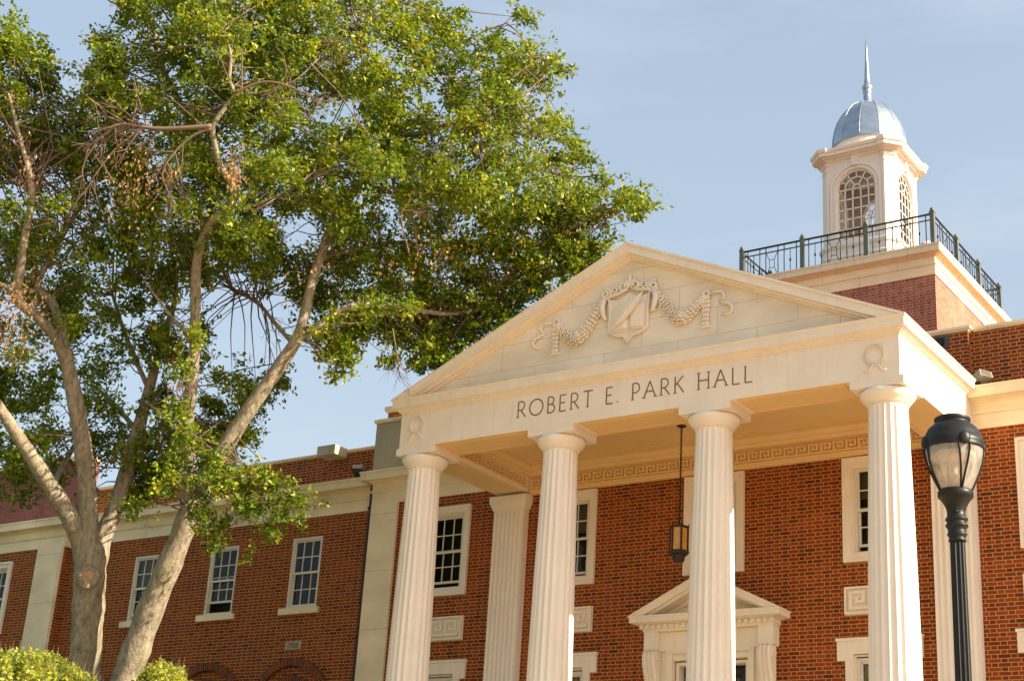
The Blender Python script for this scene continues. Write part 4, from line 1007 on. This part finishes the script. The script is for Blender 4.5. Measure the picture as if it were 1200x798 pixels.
vd = math.atan2(CAM.y - ly, CAM.x - lx)
for k in range(4):
    a = vd + R(22) + k * R(90); mb = MB()
    for s_ in (-1, 1):
        P_ = []
        for r_, z in reversed(GP): 
            da = s_ * .18 * ((z + .01) / .285) ** .8 + s_ * .02; P_.append((lx + (r_ + .007) * math.cos(a + da), ly + (r_ + .007) * math.sin(a + da), z0 + z))
        mb.tube(P_, .0075, 6)
    X = Vector((-math.sin(a), math.cos(a), 0)); Y = Vector((math.cos(a), math.sin(a), 0))
    mb.ell(Vector((lx, ly, z0 + .305)) + Y * .196, (.036, .016, .045), (X, Y, Vector((0, 0, 1))), 14, 8); mb.build('rib', M['black'], lamp)
mb = MB(); mb.lathe(lx, ly, [(.035, z0 + .005), (.035, z0 + .10), (.022, z0 + .12), (.022, z0 + .17)], 14); mb.lathe(lx, ly, [(.15, z0 + .22), (.13, z0 + .25), (.06, z0 + .268)], 24); mb.build('lamp_holder', M['white'], lamp)

# ------------------------------------------------------------------ trees (they stand beside the portico, before the wing)
TK = 1.56
def TP(px, py, D): return PX(px, py, D * TK)
def inpoly(p, poly):
    x, y = p; c = False; n = len(poly)
    for i in range(n):
        x1, y1 = poly[i]; x2, y2 = poly[i - 1]
        if (y1 > y) != (y2 > y) and x < (x2 - x1) * (y - y1) / (y2 - y1) + x1: c = not c
    return c
def edge_dist(p, poly):
    best = 1e9
    for i in range(len(poly)):
        a = np.array(poly[i - 1], float); b_ = np.array(poly[i], float); d = b_ - a; t_ = np.clip(np.dot(np.array(p) - a, d) / (d @ d), 0, 1); best = min(best, np.linalg.norm(a + t_ * d - p))
    return best
def smooth_line(pts, n=6):
    P = [Vector(p) for p in pts]; out_ = []
    for i in range(len(P) - 1):
        p0 = P[max(i - 1, 0)]; p1 = P[i]; p2 = P[i + 1]; p3 = P[min(i + 2, len(P) - 1)]
        for k in range(n):
            t_ = k / n
            out_.append(.5 * ((2 * p1) + (p2 - p0) * t_ + (2 * p0 - 5 * p1 + 4 * p2 - p3) * t_ ** 2 + (3 * p1 - p0 - 3 * p2 + p3) * t_ ** 3))
    out_.append(P[-1]); return out_
def limb(mb, L, sides=12, skel=None, ground=False):
    """L = [(px, py, depth, half width in px)]"""
    raw = [(*TP(a, b_, d),) for a, b_, d, h in L]; rad = [.86 * h * d * TK / FPX for a, b_, d, h in L]
    if ground:
        p = Vector(raw[0]); q = Vector((p.x - .25, p.y - .05, gz(p.x, p.y) - .1)); n_ = 8; raw = [tuple(q.lerp(p, i / n_)) for i in range(n_)] + raw; rad = [rad[0] * (1.04 + .9 * (1 - i / n_) ** 5) for i in range(n_)] + rad
    pts = smooth_line(raw); rr = []
    for i in range(len(rad) - 1):
        for k in range(6): rr.append(rad[i] * (1 - k / 6) + rad[i + 1] * k / 6)
    rr.append(rad[-1])
    ph = random.uniform(0, 9)
    rr = [r_ * (1 + .04 * math.sin(i * .9 + ph) + random.uniform(-.03, .03)) for i, r_ in enumerate(rr)]
    mb.tube(pts, rr, sides, wob=.02)
    if skel is not None: skel.extend([(p, r_) for p, r_ in zip(pts, rr)])
def leaf_mesh(name, centers, dirs, sizes, mat, parent):
    """each leaf a folded rhombus of two triangles"""
    n = len(centers)
    c = np.asarray(centers); d = np.asarray(dirs); d /= np.linalg.norm(d, axis=1)[:, None] + 1e-9
    up_ = RNG.normal(size=(n, 3)); up_[:, 2] += 1.1
    s_ = np.cross(d, up_); s_ /= np.linalg.norm(s_, axis=1)[:, None] + 1e-9; nn = np.cross(s_, d)
    L = np.asarray(sizes)[:, None]
    v = np.empty((n, 4, 3)); v[:, 0] = c - d * L * .5; v[:, 2] = c + d * L * .5
    wv = L * .27; fold = nn * L * .08
    v[:, 1] = c + s_ * wv + fold; v[:, 3] = c - s_ * wv + fold
    off = np.array(world_loc(parent)); v = (v - off).reshape(-1, 3)
    me = bpy.data.meshes.new(name); me.vertices.add(n * 4); me.vertices.foreach_set('co', v.ravel())
    idx = np.arange(n)[:, None] * 4; tri = np.concatenate([idx + np.array([[0, 1, 2]]), idx + np.array([[0, 2, 3]])], 1).reshape(-1, 3)
    me.loops.add(tri.size); me.loops.foreach_set('vertex_index', tri.ravel().astype(np.int32))
    me.polygons.add(len(tri)); me.polygons.foreach_set('loop_start', np.arange(0, tri.size, 3, dtype=np.int32)); me.polygons.foreach_set('loop_total', np.full(len(tri), 3, np.int32))
    me.update(calc_edges=True); me.materials.append(mat)
    o = bpy.data.objects.new(name, me); C.objects.link(o); o.parent = parent; return o
def vnoise(x, y, s_=60.0, seed=0):
    return .5 + .25 * (math.sin(x / s_ * 2.1 + seed) * math.cos(y / s_ * 1.7 + seed * 1.3) + math.sin((x + y) / s_ * 1.3 + seed * 2.1) * math.sin((x - 1.6 * y) / s_ * 1.1 + seed))
def crown(tree, skel, regions, holes, leaves_per, leaf, seed, name='crown'):
    rnd = random.Random(seed); tw = MB(); cs = []; ds = []; ss = []
    sk = np.array([tuple(p) for p, r_ in skel])
    for poly, count, D0, thick, dens_seed in regions:
        xs_ = [p[0] for p in poly]; ys_ = [p[1] for p in poly]; got = 0; tries = 0
        while got < count and tries < count * 60:
            tries += 1
            px, py = rnd.uniform(min(xs_), max(xs_)), rnd.uniform(min(ys_), max(ys_))
            if not inpoly((px, py), poly): continue
            if any(((px - h[0]) / h[2]) ** 2 + ((py - h[1]) / h[3]) ** 2 < 1 for h in holes): continue
            if rnd.random() > .35 + 1.1 * vnoise(px, py, 46, dens_seed): continue
            ed = edge_dist((px, py), poly)
            if ed < 7 and rnd.random() < .5: continue
            if D0 not in (18.6, 20.15) and vnoise(px * 1.0 + 300, py, 17, dens_seed + 2) < (.52 if py > 330 else .46): continue
            th = thick * min(1, .25 + ed / 110)
            D = D0 + max(-2.2, min(2.2, rnd.gauss(0, .6))) * th
            if D0 not in (18.6, 20.15) and py > 300 and rnd.random() < .86: D = D0 + .35 + abs(rnd.gauss(0, .6)) * th * 1.2
            if px > 430 and py > 240 and D0 != 18.6: D = max(D, 19.95 + rnd.random() * .8)
            c = TP(px, py, D); got += 1
            # twig from the nearest limb
            dd = np.linalg.norm(sk - np.array(c), axis=1); near = np.argsort(dd)[:26]; i0 = near[rnd.randrange(26)]
            base = Vector(sk[i0]); Lg = (c - base).length
            if Lg > .2 and Lg < (3.6 if py < 290 else 2.0):
                mid = base.lerp(c, .5) + Vector((rnd.gauss(0, .08), rnd.gauss(0, .08), rnd.gauss(.05, .08))) * Lg
                r0 = min(.009 + .006 * Lg, .034)
                tw.tube([base, base.lerp(mid, .5) + Vector((rnd.gauss(0, .03), rnd.gauss(0, .03), rnd.gauss(0, .03))), mid, c], [r0, r0 * .8, r0 * .6, r0 * .25], 4, cap=False)
                out_d = (c - mid).normalized()
            else: out_d = Vector((rnd.gauss(0, 1), rnd.gauss(0, 1), rnd.gauss(0, 1))).normalized()
            rad = rnd.uniform(.21, .38) * (1 if ed > 14 else .62); m_ = int(leaves_per * rnd.uniform(.6, 1.4) * (1 if ed > 14 else .55) * (.5 if D0 == 18.6 else .8 if D0 == 20.15 else 1))
            # a few sprays per clump, leaves set along them
            for sp_ in range(max(3, m_ // 13)):
                dv = (out_d * .7 + Vector((rnd.gauss(0, .8), rnd.gauss(0, .8), rnd.gauss(.12, .6)))).normalized(); ln = rad * rnd.uniform(.7, 1.7)
                s0 = c + Vector((rnd.gauss(0, .5), rnd.gauss(0, .5), rnd.gauss(0, .4))) * rad
                for q in range(13):
                    f = rnd.random(); p = s0 + dv * (ln * f) + Vector((rnd.gauss(0, .047), rnd.gauss(0, .047), rnd.gauss(-.02, .047)))
                    lv = dv * .6 + Vector((rnd.gauss(0, .7), rnd.gauss(0, .7), rnd.gauss(-.15, .5)))
                    cs.append(tuple(p)); ds.append(tuple(lv)); ss.append(leaf * rnd.uniform(.55, 1.4))
    leaf_mesh(name, np.array(cs), np.array(ds), np.array(ss), M['leaf'], tree)
    return tw
def dead_clump(acc, px, py, D, w_, h_, n, rnd):
    for k in range(n):
        acc[0].append(tuple(TP(px + rnd.gauss(0, w_), py + rnd.gauss(0, h_), D + rnd.gauss(0, .22)))); acc[1].append((rnd.gauss(0, .4), rnd.gauss(0, .4), -1 + rnd.gauss(0, .3))); acc[2].append(rnd.uniform(.055, .10))
def bare_fan(mb, pts, D, rnd, r0=.022, sub=5, ln=40):
    r0 *= TK; P = [TP(a, b_, D) for a, b_ in pts]; S_ = smooth_line(P, 4); mb.tube(S_, [r0 * (1 - .7 * i / len(S_)) for i in range(len(S_))], 5)
    for k in range(sub):
        i = rnd.randrange(len(S_) // 3, len(S_)); p = S_[i]; ang = rnd.uniform(-1.2, 1.2)
        main = (S_[min(i + 2, len(S_) - 1)] - S_[max(i - 2, 0)]).normalized(); sd = (RIGHT * math.sin(ang) - DOWN * math.cos(ang) * .4 + DOWN * rnd.uniform(-.2, 1)).normalized()
        d = (main + sd * rnd.uniform(.4, 1.2)).normalized(); L = ln * D * TK / FPX * rnd.uniform(.5, 1.3)
        q = p + d * L * .5 + Vector((rnd.gauss(0, .03), rnd.gauss(0, .03), rnd.gauss(0, .03))); e = p + d * L + DOWN * L * rnd.uniform(-.1, .35)
        mb.tube([p, q, e], [r0 * .4, r0 * .28, r0 * .12], 4, cap=False)
        for z_ in range(3):
            e2 = q.lerp(e, rnd.random()) + (d + Vector((rnd.gauss(0, .7), rnd.gauss(0, .7), rnd.gauss(0, .7)))).normalized() * L * .35
            mb.tube([q.lerp(e, rnd.random() * .7), e2], [r0 * .18, r0 * .09], 3, cap=False)
rnd = random.Random(21)
# tree with three limbs (left)
pA = TP(100, 798, 20); treeA = thing('shade_tree', 'grey barked tree at far left with knot scar below its three spreading limbs', 'tree', (pA.x, pA.y, gz(pA.x, pA.y)))
mb = MB(); skA = []
limb(mb, [(100, 800, 20, 21), (101, 760, 20, 21), (103, 720, 20, 21.5), (105, 685, 20, 22), (106, 655, 20, 20.5), (106, 636, 20, 15), (106, 622, 20, 7)], 18, None, True)
limb(mb, [(105, 700, 20, 14), (102, 665, 20, 15.5), (94, 632, 20, 14.5), (80, 602, 19.9, 13), (62, 575, 19.8, 12), (40, 540, 19.6, 10), (15, 502, 19.4, 8.5), (-12, 462, 19.2, 7), (-50, 420, 19, 5)], 12, skA)
limb(mb, [(105, 700, 20, 16), (105, 665, 20, 16), (104, 630, 20, 14.5), (103, 585, 20, 13), (98, 530, 20, 12), (90, 480, 20, 11.5), (80, 430, 20, 10), (74, 408, 20, 9.5)], 14, skA)
limb(mb, [(76, 420, 20, 8), (62, 392, 19.9, 7), (42, 370, 19.7, 7), (20, 350, 19.5, 6.5), (24, 315, 19.4, 6), (29, 278, 19.4, 5.5), (37, 236, 19.4, 5), (34, 200, 19.4, 4), (24, 165, 19.4, 3), (10, 110, 19.4, 2)], 10, skA)
limb(mb, [(76, 420, 20, 8.5), (74, 392, 20.1, 7), (62, 356, 20.2, 6), (45, 335, 20.3, 4.5), (60, 300, 20.4, 3.5), (90, 250, 20.5, 2.5), (120, 200, 20.6, 1.5)], 10, skA)
limb(mb, [(106, 700, 20, 14), (112, 665, 20, 14.5), (122, 628, 20.2, 12), (136, 592, 20.4, 11), (150, 548, 20.6, 10), (163, 500, 20.8, 9), (176, 452, 21, 7), (190, 400, 21.2, 5), (206, 345, 21.3, 3.5), (200, 290, 21.4, 2)], 12, skA)
limb(mb, [(60, 572, 19.8, 5), (74, 545, 20.4, 4), (90, 515, 20.8, 3), (105, 470, 21, 2)], 8, skA)
limb(mb, [(26, 345, 19.5, 4), (5, 335, 19.3, 3), (-25, 320, 19, 2)], 8, skA); limb(mb, [(160, 505, 20.8, 4), (140, 480, 21.2, 3), (115, 455, 21.5, 2)], 8, skA); limb(mb, [(174, 455, 21, 4), (150, 400, 21.2, 3), (130, 340, 21.3, 2)], 8, skA)
mb.build('trunk', M['bark'], treeA)
# knot scar
kc = TP(103, 676, 19.77); fd = (CAM - kc).normalized(); fd.z = 0; fd.normalize(); rx_ = Vector((0, 0, 1)).cross(fd).normalized()
mb = MB(); n = 18; mb.tube([kc + fd * .02 + (rx_ * math.cos(2 * math.pi * k / n) * .165 + Vector((0, 0, 1)) * math.sin(2 * math.pi * k / n) * .18) for k in range(n + 1)], .07, 8, wob=.25); kn = mb.build('knot', M['bark'], treeA)
mb = MB(); mb.ell(kc + fd * .025, (.155, .06, .17), (rx_, fd, Vector((0, 0, 1))), 14, 8); mb.build('cut_face', M['cutwood'], kn)
polyA = [(-60, 15), (20, 16), (45, 28), (62, 55), (82, 75), (72, 98), (100, 122), (150, 125), (165, 300), (190, 420), (210, 480), (205, 560), (160, 590), (128, 562), (100, 592), (62, 562), (48, 590), (0, 605), (-60, 605)]
holesA = [(60, 256, 14, 12), (44, 410, 12, 12), (147, 458, 8, 9), (92, 60, 16, 22), (10, 300, 10, 16), (130, 535, 10, 14), (40, 130, 8, 8), (118, 545, 8, 22), (70, 470, 10, 12)]
twA = crown(treeA, skA, [(polyA, 360, 20.3, 1.3, 1.3)], holesA, 225, .098, 3)
acc = ([], [], [])
for a in ((12, 385, 18.2, 18, 22, 330), (30, 345, 18.3, 14, 14, 150), (35, 205, 18.0, 7, 20, 90), (60, 400, 19.8, 10, 16, 70), (195, 420, 20.5, 8, 24, 70), (15, 170, 19.2, 10, 8, 30)): dead_clump(acc, *a, rnd)
leaf_mesh('dead_leaves', *[np.array(a) for a in acc], M['dead'], treeA)
bare_fan(twA, [(30, 270), (55, 262), (75, 258)], 19.2, rnd, .014, 5, 20)
twA.build('twigs', M['twig'], treeA)
# leaning tree (right)
pB = TP(143, 798, 19.5); treeB = thing('shade_tree', 'tall leaning tree whose forked trunk carries the wide crown reaching over the pediment', 'tree', (pB.x, pB.y, gz(pB.x, pB.y)))
mb = MB(); skB = []
limb(mb, [(146, 800, 19.5, 20), (160, 760, 19.5, 19.5), (176, 715, 19.5, 18), (194, 672, 19.5, 17), (212, 628, 19.5, 16), (226, 592, 19.5, 16), (238, 568, 19.5, 13)], 16, None, True)
limb(mb, [(222, 602, 19.5, 13), (222, 570, 19.5, 11), (220, 530, 19.5, 9.5), (220, 490, 19.5, 8.8), (225, 445, 19.5, 8.2), (229, 400, 19.5, 7.6), (229, 345, 19.5, 7), (232, 300, 19.4, 6.4), (246, 264, 19.3, 6), (266, 244, 19.2, 5.2), (274, 222, 19.1, 4.8), (260, 198, 19.0, 4.4), (252, 172, 18.9, 4), (250, 148, 18.8, 3.8), (264, 126, 18.8, 3.4), (274, 112, 18.8, 3), (269, 92, 18.8, 2.6), (270, 62, 18.8, 2.2), (258, 34, 18.8, 1.8), (250, -10, 18.8, 1.3)], 12, skB)
limb(mb, [(236, 290, 19.6, 5), (250, 240, 20.3, 5), (246, 190, 20.8, 5), (226, 148, 21, 5), (206, 112, 21, 5), (190, 80, 21, 4.8), (180, 40, 21, 4.2), (172, 8, 21, 3.8), (160, -40, 21, 3)], 10, skB)
limb(mb, [(188, 78, 21, 3.6), (206, 57, 20.9, 3.2), (236, 37, 20.8, 3), (276, 36, 20.8, 2.4), (300, 30, 20.8, 1.6)], 8, skB)
limb(mb, [(175, 22, 21, 2.6), (150, 12, 21, 2.2), (120, -4, 21, 1.8)], 8, skB)
limb(mb, [(226, 592, 19.5, 13), (244, 556, 19.5, 12.5), (266, 520, 19.5, 11), (292, 480, 19.5, 10.2), (320, 440, 19.5, 9.6), (343, 406, 19.5, 9), (356, 382, 19.5, 8)], 14, skB)
limb(mb, [(350, 395, 19.5, 8), (359, 360, 19.6, 7.2), (366, 330, 19.7, 6.6), (376, 300, 19.8, 6.2), (390, 262, 19.9, 6), (403, 238, 20, 5.6), (426, 212, 20.1, 5), (447, 176, 20.1, 4.8), (460, 152, 20.1, 4.4), (462, 118, 20.1, 3.6), (450, 90, 20.1, 2.8), (433, 66, 20.1, 2.2), (425, 40, 20, 1.7), (410, 0, 20, 1.2)], 10, skB)
limb(mb, [(460, 156, 20.1, 4), (484, 158, 20, 3.6), (512, 150, 19.8, 3.2), (540, 143, 19.6, 2.8), (560, 137, 19.5, 2.2), (578, 130, 19.4, 1.6), (620, 110, 19.4, 1)], 8, skB)
limb(mb, [(462, 118, 20.1, 2.6), (475, 95, 20.2, 2.2), (500, 84, 20.3, 1.8), (530, 90, 20.4, 1.3)], 8, skB)
limb(mb, [(448, 94, 20.1, 2.4), (424, 106, 19.9, 2), (405, 108, 19.8, 1.8), (388, 115, 19.8, 1.4)], 8, skB)
limb(mb, [(350, 394, 19.5, 8), (368, 386, 19.5, 7), (388, 372, 19.6, 6), (410, 360, 19.7, 5.2), (440, 357, 19.9, 4.8), (476, 361, 20.1, 4.2), (523, 368, 20.2, 3), (560, 362, 20.3, 2.2), (610, 345, 20.3, 1.4)], 10, skB)
limb(mb, [(374, 306, 19.8, 4), (392, 297, 20.2, 3.8), (425, 291, 20.5, 3.6), (456, 285, 20.8, 3.2), (492, 285, 21, 2.8), (530, 288, 21.1, 2.2), (565, 293, 21.2, 2.2), (598, 272, 21.2, 1.8), (630, 248, 21.2, 1.4), (690, 235, 21.2, .9)], 8, skB)
limb(mb, [(426, 214, 20.1, 3), (470, 228, 20.6, 2.6), (515, 222, 20.9, 2.4), (548, 208, 21, 2.2), (578, 194, 21, 1.8), (617, 196, 21, 1.3), (660, 205, 21, .8)], 8, skB)
limb(mb, [(560, 362, 20.3, 1.8), (620, 300, 20.3, 1.6), (680, 262, 20.2, 1.2), (730, 240, 20.2, .8)], 6, skB)
limb(mb, [(560, 138, 19.5, 1.6), (600, 92, 19.6, 1.3), (640, 65, 19.6, .8)], 6, skB); limb(mb, [(500, 84, 20.3, 1.4), (540, 50, 20.3, 1.1), (600, 25, 20.3, .7)], 6, skB); limb(mb, [(425, 40, 20, 1.5), (470, 20, 20, 1), (510, 8, 20, .7)], 6, skB)
limb(mb, [(262, 246, 19.2, 3), (300, 240, 19, 2.4), (340, 222, 18.9, 1.8), (370, 200, 18.9, 1.2)], 8, skB); limb(mb, [(274, 112, 18.8, 2.2), (310, 108, 18.7, 1.8), (345, 95, 18.6, 1.2), (372, 70, 18.6, .9)], 8, skB)
limb(mb, [(344, 404, 19.5, 3), (320, 376, 20.2, 2.8), (305, 358, 20.5, 2.6), (286, 345, 20.7, 2.6), (270, 335, 20.8, 2.4), (255, 300, 20.9, 2)], 8, skB); limb(mb, [(232, 572, 19.5, 4), (270, 560, 19.2, 2.2), (310, 566, 18.9, 1.4), (350, 582, 18.8, .8)], 6, skB)
limb(mb, [(222, 520, 19.5, 3), (195, 490, 19.8, 2.2), (170, 470, 20, 1.4)], 6, skB); limb(mb, [(229, 400, 19.5, 3), (200, 370, 19.6, 2.2), (170, 330, 19.7, 1.4)], 6, skB)
mb.build('trunk', M['bark'], treeB)
polyB = [(150, -45), (400, -45), (500, 0), (535, 14), (552, 16), (570, 28), (597, 8), (622, 17), (612, 48), (655, 50), (664, 62), (644, 96), (663, 104), (655, 130), (681, 148), (676, 172), (713, 186), (704, 200), (729, 208), (757, 217), (760, 248), (725, 278), (703, 314), (672, 320), (645, 337), (600, 372), (562, 394), (524, 428), (500, 432), (482, 402), (446, 392), (420, 402), (398, 432), (372, 398), (348, 372), (326, 335), (300, 345), (255, 335), (250, 400), (262, 450), (215, 470), (180, 400), (152, 300), (132, 200), (95, 125), (105, 50), (130, 30)]
holesB = [(318, 150, 9, 8), (440, 60, 10, 8), (520, 120, 9, 8), (470, 255, 9, 8), (210, 215, 9, 12), (320, 250, 10, 9), (560, 240, 8, 7), (650, 235, 9, 7), (410, 130, 21, 16), (376, 26, 15, 12), (577, 165, 10, 10), (597, 206, 9, 7), (257, 299, 9, 10), (290, 322, 14, 10), (620, 40, 8, 10), (500, 195, 10, 7), (345, 285, 8, 12), (640, 130, 10, 10), (120, 70, 8, 14), (540, 330, 8, 8), (430, 150, 6, 10), (330, 60, 6, 6)]
low = [(225, 552), (262, 540), (300, 548), (345, 566), (368, 580), (352, 602), (332, 628), (310, 612), (296, 622), (262, 636), (240, 612), (222, 640), (205, 600)]
inner = [(262, 440), (300, 430), (342, 442), (325, 476), (296, 516), (262, 548), (222, 540), (190, 585), (150, 600), (140, 560), (190, 470), (215, 470), (225, 500), (240, 470)]
sp1 = [(372, 395), (400, 395), (408, 432), (398, 450), (385, 430)]
SPR = [(250, 558, 24, 14), (288, 562, 22, 12), (318, 570, 18, 10), (343, 580, 12, 6), (360, 584, 6, 3), (300, 596, 12, 6), (316, 620, 7, 4), (330, 600, 8, 4), (263, 615, 8, 5), (254, 634, 5, 3), (232, 596, 14, 7), (214, 545, 18, 8), (226, 515, 15, 7), (206, 482, 14, 7), (242, 532, 14, 7), (238, 620, 6, 3), (190, 570, 10, 5), (160, 588, 9, 4), (282, 590, 10, 5), (345, 604, 5, 3), (225, 395, 16, 6), (212, 430, 12, 5), (300, 640, 3, 1), (402, 372, 14, 4), (440, 360, 16, 5), (476, 358, 16, 5), (372, 394, 8, 2)]
SPRAYS = [([(a + r_ * math.cos(k * .785 + a), b4 + r_ * .8 * math.sin(k * .785 + a)) for k in range(8)], n_, 18.6, .7, a * .01) for a, b4, r_, n_ in SPR]
SPR2 = [(400, 392, 16, 8), (420, 378, 20, 10), (445, 384, 22, 12), (470, 380, 22, 12), (495, 396, 26, 16), (510, 414, 16, 8), (498, 425, 8, 4), (530, 398, 24, 13), (552, 384, 20, 11), (576, 368, 22, 12), (600, 352, 22, 12), (630, 332, 20, 11), (655, 318, 16, 8), (690, 308, 12, 7), (430, 345, 18, 7), (460, 340, 18, 7), (520, 350, 22, 11), (560, 335, 22, 11), (382, 415, 6, 3), (392, 434, 4, 2), (458, 418, 6, 3), (372, 388, 10, 5), (610, 310, 20, 10), (660, 290, 20, 10)]
SPRAYS += [([(a + r_ * math.cos(k * .785 + a), b4 + r_ * .8 * math.sin(k * .785 + a)) for k in range(8)], n_, 20.15, .35, a * .01) for a, b4, r_, n_ in SPR2]
twB = crown(treeB, skB, SPRAYS + [(polyB, 890, 20.0, 1.4, 4.2), (inner, 85, 20.2, .8, .6), (sp1, 8, 19.2, .2, 1)], holesB, 215, .096, 9)
acc = ([], [], [])
for a in ((150, 225, 17.4, 14, 20, 190), (275, 205, 17.4, 7, 16, 130), (190, 205, 17.4, 14, 8, 60), (405, 60, 19.2, 18, 10, 70), (205, 455, 19.3, 6, 24, 80), (480, 300, 18.6, 24, 14, 60), (360, 320, 19.0, 20, 30, 60), (550, 300, 18.8, 50, 30, 80), (160, 185, 17.4, 8, 8, 40)): dead_clump(acc, *a, rnd)
leaf_mesh('dead_leaves', *[np.array(a) for a in acc], M['dead'], treeB)
bare_fan(twB, [(248, 148), (220, 150), (186, 151), (160, 148), (140, 146), (120, 160), (100, 176)], 17.5, rnd, .034, 34, 42)
bare_fan(twB, [(248, 150), (225, 160), (205, 178), (190, 205), (205, 240)], 17.5, rnd, .022, 14, 34); bare_fan(twB, [(170, 150), (140, 170), (115, 200), (100, 225)], 17.5, rnd, .016, 14, 30)
bare_fan(twB, [(272, 110), (310, 96), (345, 104), (370, 118)], 17.5, rnd, .018, 18, 30); bare_fan(twB, [(425, 42), (400, 48), (375, 55)], 18.2, rnd, .014, 12, 26); bare_fan(twB, [(490, 300), (485, 260), (480, 240), (498, 180)], 19.2, rnd, .014, 10, 26)
bare_fan(twB, [(480, 300), (470, 250), (490, 250)], 18.6, rnd, .012, 12, 24); bare_fan(twB, [(460, 385), (465, 415), (468, 440)], 18.9, rnd, .012, 14, 22); bare_fan(twB, [(305, 358), (312, 385), (310, 425)], 20.4, rnd, .008, 6, 24); bare_fan(twB, [(305, 358), (320, 372), (345, 385)], 20.4, rnd, .008, 4, 20)
twB.build('twigs', M['twig'], treeB)
mb = MB(); mb.tube([TP(328, 425, 19.5), TP(293, 431, 20.1), TP(229, 446, 19.5)], .012, 5); mb.build('brace_cable', M['iron'], treeB)

# shrubs with upright shoots
def shrub(px, top, D, wpx, n, label, seed):
    rr = random.Random(seed); c = PX(px, 830, D); base = Vector((c.x, c.y, gz(c.x, c.y)))
    s_ = thing('shrub', label, 'shrub', tuple(base)); cs, ds, ss = [], [], []; mb = MB()
    for k in range(n):
        ax = rr.uniform(-wpx, wpx); edge = 1 - abs(ax / wpx) ** 2.2
        tp = PX(px + ax, top + (1 - edge) * 45 + abs(rr.gauss(0, 14)), D + rr.gauss(0, .6)); b_ = base + (Vector((tp.x, tp.y, base.z)) - base) * .45
        mid = b_.lerp(tp, .55) + Vector((rr.gauss(0, .06), rr.gauss(0, .06), 0)); tip = tp
        pts = smooth_line([b_, mid, tip], 5); mb.tube(pts, [.012 * (1 - .8 * i / len(pts)) for i in range(len(pts))], 4, cap=False)
        dv = (tip - mid).normalized(); L = (tip - mid).length
        if rr.random() < .3: mb.tube([tip, tip + dv * rr.uniform(.06, .2) + Vector((rr.gauss(0, .02), rr.gauss(0, .02), 0))], [.005, .002], 4, cap=False)
        for q in range(80):
            f = rr.random() ** .7; p = mid.lerp(tip, f); sd = Vector((rr.gauss(0, 1), rr.gauss(0, 1), rr.gauss(.1, .5))).normalized()
            cs.append(tuple(p + sd * .12 * (1.3 - f))); ds.append(tuple(sd + dv * .25)); ss.append(.125 * rr.uniform(.6, 1.2) * (1.2 - .6 * f))
        for q in range(18):
            p = b_.lerp(mid, rr.uniform(.3, 1)); sd = Vector((rr.gauss(0, 1), rr.gauss(0, 1), rr.gauss(.1, .5))).normalized(); cs.append(tuple(p + sd * .04)); ds.append(tuple(sd + dv * .4)); ss.append(.06 * rr.uniform(.7, 1.2))
    mb.build('stems', M['twig'], s_); leaf_mesh('foliage', np.array(cs), np.array(ds), np.array(ss), M['shrubleaf'], s_)
shrub(25, 758, 24, 95, 330, 'lime green shrub with upright shoots at the foot of the knotted tree', 4)
shrub(192, 772, 25, 44, 170, 'small lime green shrub with upright shoots beside the foot of the leaning tree', 8)

# unseen trees added left of the view to shade the wing and fill its windows
cs, ds, ss = [], [], []; rr = random.Random(77)
for bx, by, br, bh in ((-15, -13, 5.5, 11), (-25, -17, 6.5, 13), (-30, -8, 6, 12), (-20, -27, 6.5, 13), (-8, -32, 6, 11), (-34, -24, 7, 14)):
    for q in range(130):
        v = Vector((rr.gauss(0, 1), rr.gauss(0, 1), rr.gauss(0, 1))).normalized() * rr.uniform(.55, 1); c = Vector((bx + v.x * br, by + v.y * br, -10 + bh * .58 + v.z * bh * .42))
        for k in range(75):
            p = c + Vector((rr.gauss(0, .5), rr.gauss(0, .5), rr.gauss(0, .4))); cs.append(tuple(p)); ds.append((rr.gauss(0, 1), rr.gauss(0, 1), rr.gauss(-.2, .6))); ss.append(rr.uniform(.2, .34))
mb = MB(); tb = None
for bx, by, br, bh in ((-15, -13, 5.5, 11), (-25, -17, 6.5, 13), (-30, -8, 6, 12), (-20, -27, 6.5, 13), (-8, -32, 6, 11), (-34, -24, 7, 14)):
    mb.tube([(bx, by, gz(bx, by) - .1), (bx + .1, by, -8), (bx - .1, by + .1, -5), (bx, by, -1)], [.4, .3, .25, .12], 8)
wood = mb.build('added_trees', M['bark'], None); wood['kind'] = 'stuff'; wood['label'] = 'belt of unseen trees added left of the hall to shade its wing and fill the window reflections'; wood['category'] = 'trees'
leaf_mesh('foliage', np.array(cs), np.array(ds), np.array(ss), M['leaf'], wood)
